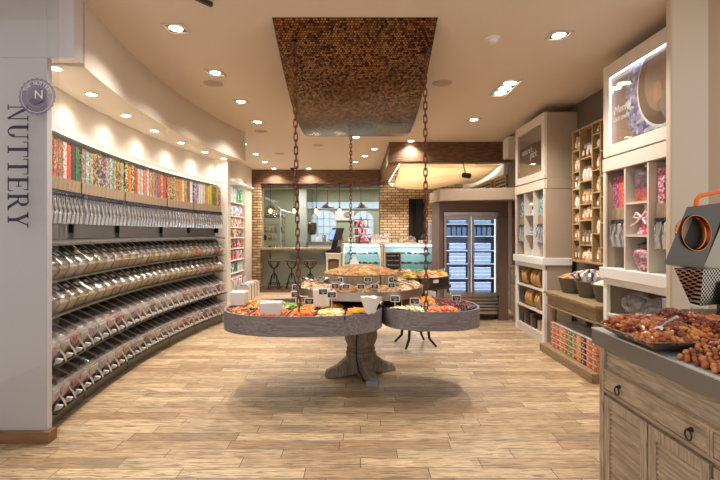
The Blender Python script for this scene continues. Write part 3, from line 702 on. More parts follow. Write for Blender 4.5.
hk = MB().tube([(.02, .0, .12), (.05, .05, .06), (.06, .12, .02), (.055, .2, .015), (.045, .24, .05), (.035, .2, .075)], .006, 6).build('scoop_hook', plain('white_hook', 'e6e0d8', .3), bb)
MB().prism([(.0, .0), (.06, .02), (.075, .05), (.02, .06)], lambda p, q, t: (p*.8, t, q*.8), -.25, -.08).build('scoop_rest', plain('white_rest', 'dcd6ce', .35), bb)
BC = {'pale nut': ['ecd6ac', 'dcc094', 'f4e4c4', 'c8a674'], 'mixed nut': ['d0a878', 'f0dcb8', '94694a', 'e4c89c'], 'brown almond': ['9a6640', 'b47e50', '80502e'], 'cream': ['f0e6d2', 'e6d8bc', 'fbf4e6'],
      'red berry': ['b0333a', 'd8606a', 'f0dcd2'], 'pink sweet': ['f0b4b8', 'f8e6e2', 'd8707a', 'fcf4f0'], 'white sweet': ['fbf6f2', 'f0e6e0', 'e4c8c2'], 'brown sweet': ['7f5a4a', 'a88070', 'd8b8a8', '5a4034'],
      'orange sweet': ['e88a3a', 'f0c070', 'd86030'], 'lilac sweet': ['b890b8', 'e8dce4', '9a6a8a', 'f0e8ea']}
BMt = {k: cells('bin_'+k.replace(' ', '_'), v, 48, .4, .8, rnd=.9) for k, v in BC.items()}
ROWS = [('top row', 1.135, ba, ['mixed nut', 'mixed nut', 'white sweet', 'white sweet', 'pale nut', 'pale nut', 'cream', 'pale nut', 'mixed nut', 'pale nut', 'pale nut', 'cream', 'mixed nut', 'pale nut', 'pale nut', 'cream', 'pale nut', 'mixed nut', 'pale nut', 'cream', 'orange sweet', 'orange sweet', 'pink sweet', 'cream', 'pink sweet', 'brown sweet', 'pink sweet']),
        ('second row', .865, ba, ['brown almond', 'cream', 'pale nut', 'mixed nut', 'pale nut', 'pale nut', 'pale nut', 'mixed nut', 'pale nut', 'cream', 'pale nut', 'pale nut', 'pale nut', 'mixed nut', 'cream', 'pale nut', 'pale nut', 'pale nut', 'mixed nut', 'pale nut', 'pale nut', 'pink sweet', 'pink sweet', 'orange sweet', 'pink sweet', 'mixed nut', 'pink sweet']),
        ('third row', .50, bb, ['pink sweet', 'white sweet', 'red berry', 'white sweet', 'lilac sweet', 'white sweet', 'pink sweet', 'red berry', 'white sweet', 'lilac sweet', 'pink sweet', 'white sweet', 'brown sweet', 'white sweet', 'lilac sweet', 'white sweet', 'lilac sweet', 'white sweet', 'red berry', 'pink sweet', 'red berry', 'pink sweet', 'brown sweet', 'lilac sweet', 'pink sweet', 'brown sweet', 'pink sweet']),
        ('bottom row', .15, bb, ['white sweet', 'pink sweet', 'red berry', 'pink sweet', 'white sweet', 'lilac sweet', 'white sweet', 'pink sweet', 'pale nut', 'lilac sweet', 'white sweet', 'brown sweet', 'pink sweet', 'white sweet', 'lilac sweet', 'pink sweet', 'white sweet', 'pink sweet', 'red berry', 'pink sweet', 'white sweet', 'pink sweet', 'brown sweet', 'pink sweet', 'brown sweet', 'lilac sweet', 'pink sweet'])]
for rn, z, proto, seq in ROWS:
    q = 0
    for i in range(5):
        for j in range(NBN[i]):
            dt = (TH[i+1]-TH[i]-.0012)/NBN[i]; th = TH[i]+dt*(j+.5); x, y = 8-10.5*math.cos(th), 5.4+10.5*math.sin(th)
            c = seq[q]; q += 1
            nm = c.replace(' sweet', ' sweets').replace('nut', 'nuts').replace('almond', 'almonds').replace('berry', 'berries')
            o = place(proto, USED, (x, y, z), -th, 'bin of %s, %s of the left wall, %s from the shopfront' % (nm, rn, nth(q)), 'clear bins, '+rn, (1, dt*10.49, 1))
            setmat(kid(o, 'contents'), BMt[c])

# ================================================================ alcove with bagged sweets
t = thing('alcove_shelving', 'white open shelving of bagged sweets in the left wall alcove', 'shelving', (-3.15, 9.9, 0))
SZs = [2.24, 1.91, 1.64, 1.39, 1.13, .85, .55]
for z in SZs: W(B(-3.355, -2.97, 8.22, 11.64, z-.022, z), 'shelf', 'white', t, .003)
W(B(-3.358, -3.352, 8.22, 11.64, .1, 2.68), 'back_panel', 'palew', t)
W(B(-3.35, -2.97, 8.22, 11.64, 0, .1), 'plinth', 'white', t)
bg = MB(); vs = []; fs = []; nx, nz = 6, 7     # pillow bag, faces +x
for i in range(nx+1):
    for j in range(nz+1):
        u, v = i/nx, j/nz; d = .04*(math.sin(PI*u)*math.sin(PI*min(1, max(0, (v-.04)/.86))))**.6 if 0 < u < 1 and .04 < v < .9 else .002
        for sgn in (1, -1): vs.append((d*sgn, (u-.5)*.2*(1-.06*math.sin(PI*v)), v*.26))
def id_(i, j, k): return (i*(nz+1)+j)*2+k
for i in range(nx):
    for j in range(nz):
        for k in (0, 1): fs.append((id_(i, j, k), id_(i+1, j, k), id_(i+1, j+1, k), id_(i, j+1, k)))
for j in range(nz):
    for i in (0, nx): fs.append((id_(i, j, 0), id_(i, j+1, 0), id_(i, j+1, 1), id_(i, j, 1)))
for i in range(nx):
    for j in (0, nz): fs.append((id_(i, j, 0), id_(i+1, j, 0), id_(i+1, j, 1), id_(i, j, 1)))
bgo = bg.add(vs, fs).build('candy_bag', 'paper')
BAGC = {'green': ['1f8a35', '3aa84a', 'e8f0e4', '207a30'], 'white': ['f0eeea', 'dcd8e0', 'c8b8c0'], 'lilac': ['a898c8', 'e6e0f0', '6a5aa0'], 'pink': ['d8488a', 'f0b0c8', 'f4ece8', 'a82a5a'], 'gold': ['d8b070', 'f0e0c0', 'b0583a', 'e8c898'],
        'brown': ['6a3f30', 'a87058', 'e0c8b0', '4a2a20'], 'red': ['a82a2a', 'd05040', 'e8d0c0', '701c1c'], 'blue': ['3a5aa0', '8aa8d8', 'e8ecf0']}
BGM = {k: cells('bag_'+k, v, 22, .3, .1) for k, v in BAGC.items()}
SHN = ['top', 'second', 'third', 'fourth', 'fifth', 'sixth', 'lowest']
SHC = [['green', 'white', 'white', 'green'], ['lilac', 'pink', 'white', 'pink', 'blue'], ['gold', 'pink', 'gold', 'white'], ['brown', 'gold', 'brown', 'brown'], ['red', 'brown', 'red', 'pink'], ['pink', 'red', 'white', 'blue', 'pink'], ['green', 'white', 'blue', 'white', 'brown']]
for si, z in enumerate(SZs):
    nb = 12
    for k in range(nb):
        y = 11.48-.255*k; c = SHC[si][(k*7+si) % len(SHC[si])]; s = [1.35, 1.0, .9, .8, .8, .85, .85][si]
        o = bgo if (si, k) == (0, 0) else bgo.copy()
        if o is not bgo: COL.objects.link(o)
        s = min(s, [.40, .31, .25, .23, .24, .26, .27][si]/.26*.93)
        o.location = (-3.03+R_.uniform(-.01, .01), y, z+.001); o.scale = (.8, 1.12, s); o.rotation_euler = (0, 0, R_.uniform(-.25, .25))
        if si == 0 and k == 1: pass
        setmat(o, BGM[c]); tag(o, '%s bag of sweets on the %s alcove shelf, %s from the far end' % (c, SHN[si], nth(k+1)), 'bag', 'bags of sweets in the alcove')
def crate(name, label, x0, x1, y0, y1, z1, dividers=4):
    t = thing(name, label, 'crate', ((x0+x1)/2, (y0+y1)/2, 0)); e = .015
    mb = MB().box(x0, x0+e, y0, y1, 0, z1).box(x1-e, x1, y0, y1, 0, z1).box(x0+e, x1-e, y0, y0+e, 0, z1).box(x0+e, x1-e, y1-e, y1, 0, z1).box(x0+e, x1-e, y0+e, y1-e, .0, .02)
    W(mb, 'box_body', 'palew', t, .002)
    for i in range(1, dividers): y = y0+(y1-y0)*i/dividers; W(B(x1, x1+.008, y-.006, y+.006, .0, z1), 'batten', 'dkgrey', t)
    return t
crate('floor_crate', 'pale crate of packets on the floor, farther out from the alcove', -2.68, -2.42, 9.85, 10.95, .34)
crate('floor_crate', 'pale crate of packets on the floor, tight against the alcove shelving', -2.93, -2.72, 9.3, 10.9, .46)
pk = B(-.07, .07, -.04, .04, 0, .14).build('candy_packet', 'paper', bevel=.012)
q = 0
for (cx, y0, zb, nk, wh) in ((-2.55, 9.93, .02, 10, 'outer'), (-2.825, 9.4, .02, 14, 'inner')):
    for k in range(nk):
        o = pk if q == 0 else pk.copy()
        if q: COL.objects.link(o)
        q += 1; c = ['blue', 'white', 'red', 'pink', 'white'][k % 5]
        o.location = (cx, y0+k*.104, zb+.0); o.scale = (1.0 if wh == 'inner' else 1.3, 1, 2.5 if wh == 'outer' else 3.4); o.rotation_euler = (R_.uniform(-.1, .1), 0, 0)
        setmat(o, BGM[c]); tag(o, '%s sweet packet in the %s pale floor crate, %s from its near end' % (c, wh, nth(k+1)), 'packet', 'packets in the floor crates')

# ================================================================ bar at the back
t = thing('bar_counter', 'long wood slab counter under the kitchen window', 'counter', (-1.8, 12.45, 0))
mb = MB(); vs = []; n = 30
for i in range(n+1):
    x = -2.71+1.95*i/n; y = 12.28+.015*math.sin(i*2.1)+.01*math.sin(i*.9)
    vs += [(x, y, 1.045), (x, 12.615, 1.045), (x, y-.01, 1.09), (x, 12.615, 1.09)]
fs = [(0, 1, 3, 2), (4*n, 4*n+2, 4*n+3, 4*n+1)]
for i in range(n): a = 4*i; fs += [(a, a+4, a+5, a+1), (a+2, a+3, a+7, a+6), (a, a+2, a+6, a+4), (a+1, a+5, a+7, a+3)]
W(mb.add(vs, fs), 'slab', wood('slab_wood', '8a6a40', 'e0cfa8', 'X', 3, .5), t)
for x in (-2.5, -1.7, -.95): W(MB().prism([(12.32, 1.04), (12.69, 1.04), (12.69, .8)], lambda p, q, s: (s, p, q), x, x+.03), 'bracket', 'green', t)
for k, (x0, x1) in enumerate(((-1.95, -.75),)):
    o = B(x0, x1, 12.665, 12.695, .62, .95).build('wall_panel', plain('grey_green_panel', '717c74', .5)); tag(o, 'darker grey green panel under the slab counter behind the stools', 'panel')
st = thing('bar_stool', '', 'stool')
MB().lathe([(0, .735), (.17, .735), (.195, .745), (.2, .76), (.19, .775), (0, .77)], n=28).build('seat', 'leather', st)
mb = MB()
for k in range(4):
    a = PI/4+k*PI/2; c, s = math.cos(a), math.sin(a)
    mb.tube([(.18*c, .18*s, .735), (.15*c, .15*s, .66), (.09*c, .09*s, .58), (.03*c, .03*s, .555)], .012, 6)
mb.lathe([(0, .54), (.05, .545), (.05, .565), (0, .57)], n=16).build('seat_bracket', 'iron', st)
MB().tube([(0, 0, .28), (0, 0, .55)], .017, 10).build('screw_post', 'iron', st)
for k in range(4):
    a = PI/4+k*PI/2; c, s = math.cos(a), math.sin(a)
    MB().tube([(.02*c, .02*s, .42), (.08*c, .08*s, .37), (.16*c, .16*s, .12), (.2*c, .2*s, .012)], .013, 6).build('leg', 'iron', st)
MB().tube([(.165*math.cos(a), .165*math.sin(a), .15) for a in [2*PI*i/24 for i in range(24)]], .009, 6, True).build('foot_ring', 'iron', st)
for k, x in enumerate((-2.26, -1.79, -1.30)):
    place(st, USED, (x, 11.98, .007), .2*k, 'dark industrial bar stool before the slab counter, %s' % ['leftmost by the brick pier', 'in the middle', 'rightmost, nearest the till'][k], 'bar stools')
# bare bulb pendants and shades
pb = thing('bulb_pendant', '', 'pendant lamp')
MB().tube([(0, 0, 0), (0, 0, .62)], .006, 6).build('cord', 'black', pb)
MB().lathe([(0, .0), (.022, 0), (.024, -.06), (0, -.06)], n=14).build('lamp_holder', 'iron', pb)
MB().lathe([(0, -.17), (.025, -.16), (.042, -.125), (.034, -.085), (.018, -.06), (0, -.06)], n=16).build('bulb', 'bulb', pb)
MB().lathe([(0, .62), (.06, .62), (.06, .645), (0, .645)], n=16).build('ceiling_cup', 'iron', pb)
for k, px in enumerate((270.5, 294, 316.3, 339.5)):
    p = at(px, 205, 12.36); place(pb, USED, (p.x, 12.36, 2.217), 0, 'bare bulb pendant before the kitchen window, %s from the left' % nth(k+1), 'bare bulb pendants')
def cage(x, lab):
    mb = MB(); 
    for k in range(10):
        a = 2*PI*k/10; mb.tube([(.04*math.cos(a), .04*math.sin(a), .13), (.13*math.cos(a), .13*math.sin(a), .06), (.145*math.cos(a), .145*math.sin(a), -.2)], .005, 5)
    for r, z in ((.145, -.2), (.142, -.08), (.13, .06)): mb.tube([(r*math.cos(a), r*math.sin(a), z) for a in [2*PI*i/20 for i in range(20)]], .006, 5, True)
    o = mb.build('wire_cage', 'iron'); o.location = (x, 12.36, 2.12); tag(o, lab, 'lamp cage')
cage(at(270.5, 205, 12.36).x, 'dark wire cage around the leftmost bare bulb')
sh = thing('cone_pendant', '', 'pendant lamp')
MB().lathe([(.03, .16), (.04, .12), (.09, .10), (.22, 0), (.225, -.01), (.215, -.008), (.085, .09), (.03, .11), (.03, .16)], n=28).build('lamp_shade', plain('olive_shade', '4a4436', .5, .3), sh)
MB().tube([(0, 0, .15), (0, 0, .7)], .008, 6).build('stem', 'iron', sh)
MB().lathe([(0, -.0), (.035, .02), (.03, .08), (0, .1)], n=14).build('bulb', 'palew', sh)
for k, px in enumerate((327.5, 361)):
    p = at(px, 207.5, 14.2); place(sh, USED, (p.x, 14.2, p.z), 0, 'wide metal cone pendant inside the kitchen, %s one' % ['left', 'right'][k], 'cone pendants in the kitchen')

# till stand and till
t = thing('till_stand', 'cream till cabinet with open front between bar and glass counter', 'cabinet', (-.58, 10.55, 0))
W(MB().box(-.77, -.40, 10.3, 10.8, 1.0, 1.04), 'top', 'cream', t, .01)
W(MB().box(-.75, -.71, 10.32, 10.78, 0, 1.0).box(-.46, -.42, 10.32, 10.78, 0, 1.0).box(-.71, -.46, 10.74, 10.78, 0, 1.0).box(-.71, -.46, 10.32, 10.74, .9, 1.0).box(-.71, -.46, 10.32, 10.74, .5, .53).box(-.71, -.46, 10.32, 10.74, 0, .08), 'body', 'cream', t, .004)
W(MB().box(-.70, -.47, 10.36, 10.4, .55, .86), 'shelf_stock', 'inner', t)
t = thing('till', 'black touchscreen till with receipt printer on the cream cabinet', 'till', (-.56, 10.55, 1.041))
W(MB().box(-.75, -.48, 10.38, 10.7, 1.041, 1.12), 'cash_base', 'black', t, .01)
W(MB().hexa([(-.66, 10.5, 1.12), (-.52, 10.5, 1.12), (-.52, 10.6, 1.12), (-.66, 10.6, 1.12)], [(-.57, 10.5, 1.5), (-.45, 10.5, 1.5), (-.45, 10.6, 1.5), (-.57, 10.6, 1.5)]), 'stand_neck', 'black', t, .006)
W(MB().hexa([(-.72, 10.36, 1.33), (-.42, 10.44, 1.33), (-.42, 10.48, 1.35), (-.72, 10.40, 1.35)], [(-.62, 10.46, 1.62), (-.34, 10.54, 1.62), (-.34, 10.58, 1.62), (-.62, 10.50, 1.62)]), 'monitor', 'black', t, .004)
W(MB().hexa([(-.71, 10.352, 1.35), (-.60, 10.381, 1.35), (-.60, 10.385, 1.35), (-.71, 10.356, 1.35)], [(-.63, 10.43, 1.58), (-.53, 10.458, 1.58), (-.53, 10.463, 1.58), (-.63, 10.434, 1.58)]), 'screen', 'screen', t)
W(B(-.53, -.42, 10.32, 10.5, 1.041, 1.2), 'receipt_printer', 'dkgrey', t, .01)

# glass counters
GSH = clear('glass_shelf', (.9, .97, .97), .12, .05, .2, (.8, .95, .95))
def counter(name, label, x0, x1, y0=10.2, y1=10.85, top=1.255):
    t = thing(name, label, 'display counter', ((x0+x1)/2, (y0+y1)/2, 0))
    W(B(x0, x1, y0, y1, 0, .18), 'base', 'white', t, .005)
    W(B(x0-.02, x1+.02, y0-.03, y1+.02, top-.03, top), 'top', 'palew', t, .006)
    W(B(x0+.035, x1-.035, y1-.03, y1, .18, top-.03), 'back_glass', 'aqua', t)
    for x in (x0, x1-.035): W(B(x, x+.035, y0, y1, .18, top-.03), 'side_post', 'white', t)
    W(B(x0+.035, x1-.035, y0, y0+.008, .18, top-.03), 'front_glass', 'glass', t)
    for z in (.55, .80, 1.02): W(B(x0+.036, x1-.036, y0+.03, y1-.031, z-.014, z), 'shelf', GSH, t)
    W(B(x0+.04, x1-.04, y0+.01, y0+.035, top-.048, top-.031), 'light_strip', 'ledc', t)
    return t
counter('display_counter', 'aqua lit glass counter beside the till', -.37, .50)
counter('display_counter', 'longer aqua lit glass counter behind the chalkboard', .57, 1.86)
dish = thing('confection_tray', '', 'tray')
MB().box(-.055, .055, -.09, .09, 0, .015).build('tray_base', 'black', dish, .003)
mb = MB(); r = random.Random(3)
for i in range(3):
    for j in range(4): mb.blob((-.034+.034*i, -.06+.04*j, .028), .015, .016, .014, 0, 8, 5)
mb.build('chocolates', 'copper' if 0 else plain('chocolate', '4a2c22', .35), dish)
MB().box(-.015, .015, -.1, -.092, .0, .035).build('price_tag', 'black', dish)
q = 0
for ci, (x0, x1) in enumerate(((-.30, .44), (.66, 1.78))):
    for zi, z in enumerate((.80, 1.02)):
        nn_ = 6 if ci == 0 else 8
        for k in range(nn_):
            x = x0+(x1-x0)*(k+.5)/nn_; q += 1
            o = place(dish, USED, (x, 10.36, z+.001), 0, 'small chocolate tray in the %s glass counter, %s shelf, %s from the left' % (['left', 'right'][ci], ['lower', 'upper'][zi], nth(k+1)), 'chocolate trays in the glass counters')
            setmat(kid(o, 'chocolates'), ['iron', 'palew', 'tan', 'leather'][(q*5) % 4])
# things on the counters
t = thing('treat_stand', 'round tiered wire stand full of pink treat bags on the left glass counter', 'stand', (.05, 10.5, 1.256))
MB().lathe([(0, 0), (.2, 0), (.2, .02), (0, .02)], n=24).build('base', 'black', t); MB().tube([(0, 0, .02), (0, 0, .62)], .012, 8).build('pole', 'black', t)
for z in (.2, .38, .55):
    MB().tube([(.2*math.cos(a), .2*math.sin(a), z) for a in [2*PI*i/20 for i in range(20)]], .006, 5, True).tube([(-.2, 0, z), (.2, 0, z)], .005, 5).tube([(0, -.2, z), (0, .2, z)], .005, 5).build('wire_ring', 'black', t)
q = 0
for zi, z in enumerate((.022, .207, .387)):
    for k in range(9):
        a = 2*PI*k/9+zi*.3; o = pk.copy(); COL.objects.link(o); q += 1; c = ['pink', 'white', 'brown', 'pink'][(k+zi) % 4]
        o.location = (.05+.135*math.cos(a), 10.5+.135*math.sin(a), 1.256+z); o.rotation_euler = (0, 0, a+PI/2); o.scale = (.55, .8, 1.0); setmat(o, BGM[c])
        tag(o, '%s treat bag on the %s tier of the round wire stand' % (c, ['low', 'middle', 'high'][zi]), 'bag', 'treat bags, %s %s tier' % (c, ['low', 'middle', 'high'][zi]))
t = thing('gift_tray', 'flat tray of crinkled white wrapped treats on the left glass counter', 'tray', (.48, 10.4, 1.256))
W(B(.26, .70, 10.28, 10.6, 1.256, 1.29), 'tray', 'pale', t, .005)
mb = MB(); r = random.Random(5)
for k in range(9):
    for j in range(2):
        x, y = .30+.045*k, 10.35+.12*j; h = r.uniform(.11, .17)
        pts = [(x+.028*math.cos(a)*(1.0 if i % 2 else .5), y+.03*math.sin(a)) for i, a in enumerate([2*PI*i/10 for i in range(10)])]
        mb.add([(px, py, 1.291) for px, py in pts]+[(x+(px-x)*.35, y+(py-y)*.35, 1.291+h*.65) for px, py in pts]+[(x+(px-x)*1.1+r.uniform(-.01, .01), y+(py-y)*1.1, 1.291+h+r.uniform(-.02, .02)) for px, py in pts],
               [(i, (i+1) % 10, 10+(i+1) % 10, 10+i) for i in range(10)]+[(10+i, 10+(i+1) % 10, 20+(i+1) % 10, 20+i) for i in range(10)])
W(mb, 'wrapped_treats', 'paper', t)
jar = thing('glass_jar', '', 'jar')
MB().lathe([(0, 0), (.05, 0), (.055, .02), (.055, .12), (.045, .13), (.045, .14), (0, .14)], n=20).build('glass_body', 'plastic', jar)
MB().lathe([(0, .004), (.048, .004), (.048, .08), (0, .085)], n=16).build('contents', 'palew', jar)
MB().lathe([(0, .141), (.05, .141), (.05, .155), (.015, .16), (.012, .175), (0, .18)], n=16).build('lid', 'steel', jar)
for k, x in enumerate((.82, .97)): place(jar, USED, (x, 10.4, 1.256), 0, 'small lidded glass jar on the right glass counter, %s of the two' % ['left', 'right'][k], 'jars on the glass counter')
t = thing('cake_dome', 'glass cake dome with knob on the right glass counter', 'cake dome', (1.2, 10.4, 1.256))
MB().lathe([(0, 0), (.12, .0), (.14, .03), (0, .035)], n=24).build('plate', 'white', t); MB().lathe([(.12, .036), (.125, .09), (.09, .15), (.02, .17), (.015, .19), (0, .2)], n=24).build('dome', 'plastic', t); MB().lathe([(0, .036), (.09, .036), (.085, .08), (0, .09)], n=20).build('cake', 'tan', t)
t = thing('cup_tray', 'wooden tray of pale cups at the right end of the glass counter', 'tray', (1.58, 10.4, 1.256))
W(B(1.36, 1.82, 10.3, 10.55, 1.256, 1.27), 'tray', 'tan', t)
for k in range(7): o = MB().lathe([(0, 0), (.02, 0), (.028, .06), (0, .055)], n=12).build('paper_cup', 'white'); o.location = (1.4+.062*k, 10.42, 1.271); tag(o, 'pale paper cup on the wooden tray, %s from the left' % nth(k+1), 'cup', 'cups on the wooden tray')
o = MB().box(1.66, 1.84, 10.62, 10.82, 1.256, 1.72).build('coffee_grinder', plain('lavender_metal', '9a98a8', .4, .3), bevel=.01); tag(o, 'tall grey grinder box at the end of the glass counter beside the fridge', 'machine')
t = thing('black_bottle_pump', 'black pump bottle before the grey grinder', 'bottle', (1.52, 10.68, 1.256))
MB().lathe([(0, 0), (.05, 0), (.05, .16), (.02, .2), (.02, .24), (0, .24)], n=16).build('bottle_body', 'black', t); MB().tube([(0, 0, .24), (0, 0, .3), (-.06, 0, .3)], .008, 6).build('pump', 'black', t)
# chalkboard on the floor
t = thing('chalkboard_stand', 'free standing chalkboard with white handwriting before the glass counter', 'chalkboard', (.72, 9.5, 0))
W(MB().box(.55, .575, 9.48, 9.52, 0, 1.1).box(.865, .89, 9.48, 9.52, 0, 1.1).box(.575, .865, 9.48, 9.52, 1.075, 1.1).box(.575, .865, 9.48, 9.52, .25, .275), 'frame', 'tan', t)
W(B(.575, .865, 9.49, 9.51, .275, 1.075), 'board', 'chalk', t)
def scribble(x0, x1, z, y, h, seed, par, axis='x', nm='handwriting', r_=.004):
    r = random.Random(seed); pts = []; x = x0
    mb = MB()
    while x < x1:
        wl = min(x1, x+r.uniform(.05, .1)*(h/.02)); p = []
        k = max(4, int((wl-x)/(h*.35)))
        for i in range(k+1): p.append((x+(wl-x)*i/k, z+h*.5*math.sin(i*2.4+r.random())*r.uniform(.5, 1)))
        mb.tube([((a, y, b) if axis == 'x' else (y, a, b)) for a, b in p], r_, 4); x = wl+h*.8
    return W(mb, nm, 'chalkline', par)
for k in range(7): scribble(.6, .84, 1.02-.1*k, 9.484, .04 if k not in (2,) else .06, k, t)
t = thing('rear_leg', '', '')if 0 else None

# ================================================================ fridge and surround
t = thing('fridge_surround', 'brown fridge housing with a wide pale canopy on top', 'surround', (1.95, 8.1, 0))
W(B(1.375, 1.445, 7.72, 8.5, 0, 2.04), 'side_panel', 'brown', t); W(B(2.40, 2.56, 7.72, 8.5, 0, 2.04), 'side_panel', 'brown', t)
W(B(1.445, 2.40, 7.72, 8.5, 1.87, 2.04), 'top_panel', 'brown', t)
W(MB().prism([(1.32, 8.4), (1.32, 7.72), (1.36, 7.6), (1.50, 7.55), (2.62, 7.2), (2.94, 7.2), (2.94, 8.5)], lambda p, q, s: (p, q, s), 2.041, 2.235), 'canopy', 'pale', t, .004)
t = thing('display_fridge', 'double glass door steel fridge stacked with white tubs', 'fridge', (1.92, 8.1, 0))
fx0, fx1, fy = 1.455, 2.39, 7.70
W(MB().box(fx0, fx0+.03, fy+.06, 8.45, .1, 1.85).box(fx1-.03, fx1, fy+.06, 8.45, .1, 1.85).box(fx0+.03, fx1-.03, fy+.06, 8.45, 1.82, 1.85).box(fx0+.03, fx1-.03, fy+.06, 8.45, .1, .44), 'cabinet', 'steel', t)
W(B(fx0+.03, fx1-.03, 8.40, 8.45, .44, 1.82), 'back_wall', plain('fridge_lining', '8ea2bc', .4), t)
W(B(fx0-.005, fx1+.005, fy-.01, fy+.059, 1.79, 1.86), 'top_rail', 'steel', t, .004)
mid = (fx0+fx1)/2
for a, b, s in ((fx0, mid-.004, 1), (mid+.004, fx1, -1)):
    d = W(MB().box(a, a+.045, fy, fy+.055, .43, 1.785).box(b-.045, b, fy, fy+.055, .43, 1.785).box(a+.045, b-.045, fy, fy+.055, .43, .475).box(a+.045, b-.045, fy, fy+.055, 1.74, 1.785), 'door', 'steel', t, .004)
    gl = B(a+.045, b-.045, fy+.02, fy+.03, .475, 1.74).build('door_glass', 'glass', d)
    hx = b-.03 if s == 1 else a+.03
    hd = MB().tube([(hx, fy, .98), (hx, fy-.04, 1.0), (hx, fy-.04, 1.3), (hx, fy, 1.32)], .009, 8).build('handle', 'chrome', d)
mb = MB()
for k in range(5): z = .13+.055*k; mb.hexa([(fx0, fy+.01, z), (fx1, fy+.01, z), (fx1, fy+.06, z+.012), (fx0, fy+.06, z+.012)], [(fx0, fy+.01, z+.03), (fx1, fy+.01, z+.03), (fx1, fy+.06, z+.042), (fx0, fy+.06, z+.042)])
W(mb, 'vent_grille', 'steel', t)
W(B(fx0+.02, fx1-.02, fy+.08, 8.4, .0, .1), 'plinth', 'black', t)
FZ = [.46, .72, .97, 1.20, 1.45, 1.66]
for z in FZ[1:]: W(B(fx0+.032, fx1-.032, fy+.09, 8.39, z-.014, z), 'shelf', plain('fridge_shelf', 'b8c6d8', .4), t)
for x in (fx0+.035, mid-.008, fx1-.047): W(B(x, x+.012, fy+.062, fy+.075, .48, 1.78), 'led_tube', 'fled', t)
tub = thing('food_tub', '', 'tub')
MB().prism([(-.045, 0), (.045, 0), (.05, .05), (-.05, .05)], lambda p, q, s: (p, s, q), -.05, .05).build('tub_body', plain('pale_blue_tub', '93a8c8', .3), tub, .003)
MB().box(-.053, .053, -.053, .053, .0505, .06).build('lid', plain('white_lid', 'f0f4fa', .3), tub, .002)
q = 0; LN = ['bottom', 'second', 'third', 'fourth', 'fifth', 'top']
for si, z in enumerate(FZ):
    for di, (a, b) in enumerate(((fx0+.05, mid-.02), (mid+.02, fx1-.05))):
        stk = [3, 3, 3, 2, 1, 1][si]
        if si == 4: continue
        for k in range(3 if si != 3 else 3):
            x = a+.085+(b-a-.12)*k/3+.03
            for s in range(stk):
                q += 1; place(tub, USED, (x, fy+.17, z+.001+.0615*s), 0, 'white tub behind the %s fridge door, %s shelf, %s column, %s up' % (['left', 'right'][di], LN[si], nth(k+1), nth(s+1)), 'tubs in the fridge')
o0 = None
for di, (a, b) in enumerate(((fx0+.06, mid-.03), (mid+.03, fx1-.06))):
    for k in range(4):
        o = B(-.035, .035, -.06, .06, 0, .15).build('drink_carton', plain('slate_blue_pack', '55698a', .4), bevel=.006) if o0 is None else o0.copy()
        if o0 is None: o0 = o
        else: COL.objects.link(o)
        o.location = (a+.045+(b-a-.08)*k/3.3, fy+.19, 1.451); tag(o, 'slate blue carton high behind the %s fridge door, %s from the left' % (['left', 'right'][di], nth(k+1)), 'carton', 'slate blue cartons in the fridge')
# menu boards and little spotlight above
for k, (y0, y1) in enumerate(((8.92, 9.68), (9.95, 10.75))):
    t = thing('menu_board', 'wood framed chalk menu board high on the right wall, %s' % ['nearer one', 'farther one'][k], 'menu board', (2.93, (y0+y1)/2, 2.3), group='menu boards above the fridge')
    W(MB().box(2.91, 2.949, y0, y0+.05, 2.2, 2.66).box(2.91, 2.949, y1-.05, y1, 2.2, 2.66).box(2.91, 2.949, y0+.05, y1-.05, 2.61, 2.66).box(2.91, 2.949, y0+.05, y1-.05, 2.2, 2.25), 'frame', 'oak', t)
    W(B(2.925, 2.949, y0+.05, y1-.05, 2.25, 2.61), 'board', 'chalk', t)
    for j in range(4): scribble(y0+.1, y1-.12, 2.56-.075*j, 2.918, .04, 30+j+k*9, t, 'y')
struct('trim_11', B(2.86, 2.949, 8.9, 12.4, 2.66, 2.86), 'white')
o = B(2.62, 2.86, 7.9, 8.2, 2.83, 3.2).build('ceiling_mounted_box', 'cream', bevel=.01); tag(o, 'cream box fixed high on the right at the end of the front timber beam', 'box')
MB().tube([(2.74, 8.05, 3.2), (2.74, 8.05, 3.25)], .02, 8).build('bracket', 'cream', o)
t = thing('spotlight', 'small black spotlight standing over the fridge canopy', 'spotlight', (2.02, 8.6, 2.60))
W(MB().tube([(1.98, 8.55, 2.60), (2.08, 8.45, 2.57)], .05, 14), 'head', 'black', t); W(MB().tube([(2.02, 8.52, 2.62), (2.02, 8.7, 2.80), (2.02, 8.7, 2.869)], .008, 6), 'arm', 'black', t)
# shelf and drawers right of the fridge, facing the shop
t = thing('drawer_cabinet', 'white washed louvred drawer cabinet with dark shelves above, right of the fridge', 'cabinet', (2.75, 7.6, 0))
W(B(2.62, 2.94, 7.22, 7.715, 0, .92), 'body', 'driftL', t); W(B(2.595, 2.94, 7.215, 7.718, .92, .95), 'top', 'driftL', t, .004)
for k, (z0, z1) in enumerate(((.68, .88), (.1, .64))):
    d = W(B(2.60, 2.62, 7.25, 7.69, z0, z1), ['drawer', 'door'][k], 'driftL', t, .004)
    kb = MB().blob((2.59, 7.47 if k == 0 else 7.32, (z0+z1)/2), .012, .012, .012, 0, 8, 5).build('knob', 'iron', d)
W(B(2.90, 2.94, 7.22, 7.715, .95, 2.04), 'back_panel', 'inner', t); W(MB().box(2.62, 2.9, 7.70, 7.715, .95, 2.04).box(2.62, 2.9, 7.22, 7.235, .95, 2.04), 'side_panel', 'inner', t)
for z in (1.2, 1.5, 1.8): W(B(2.62, 2.9, 7.235, 7.70, z-.015, z), 'shelf', 'inner', t)
bt = MB().lathe([(0, 0), (.03, 0), (.033, .01), (.033, .12), (.014, .16), (.014, .19), (0, .19)], n=14).build('bottle', 'iron')
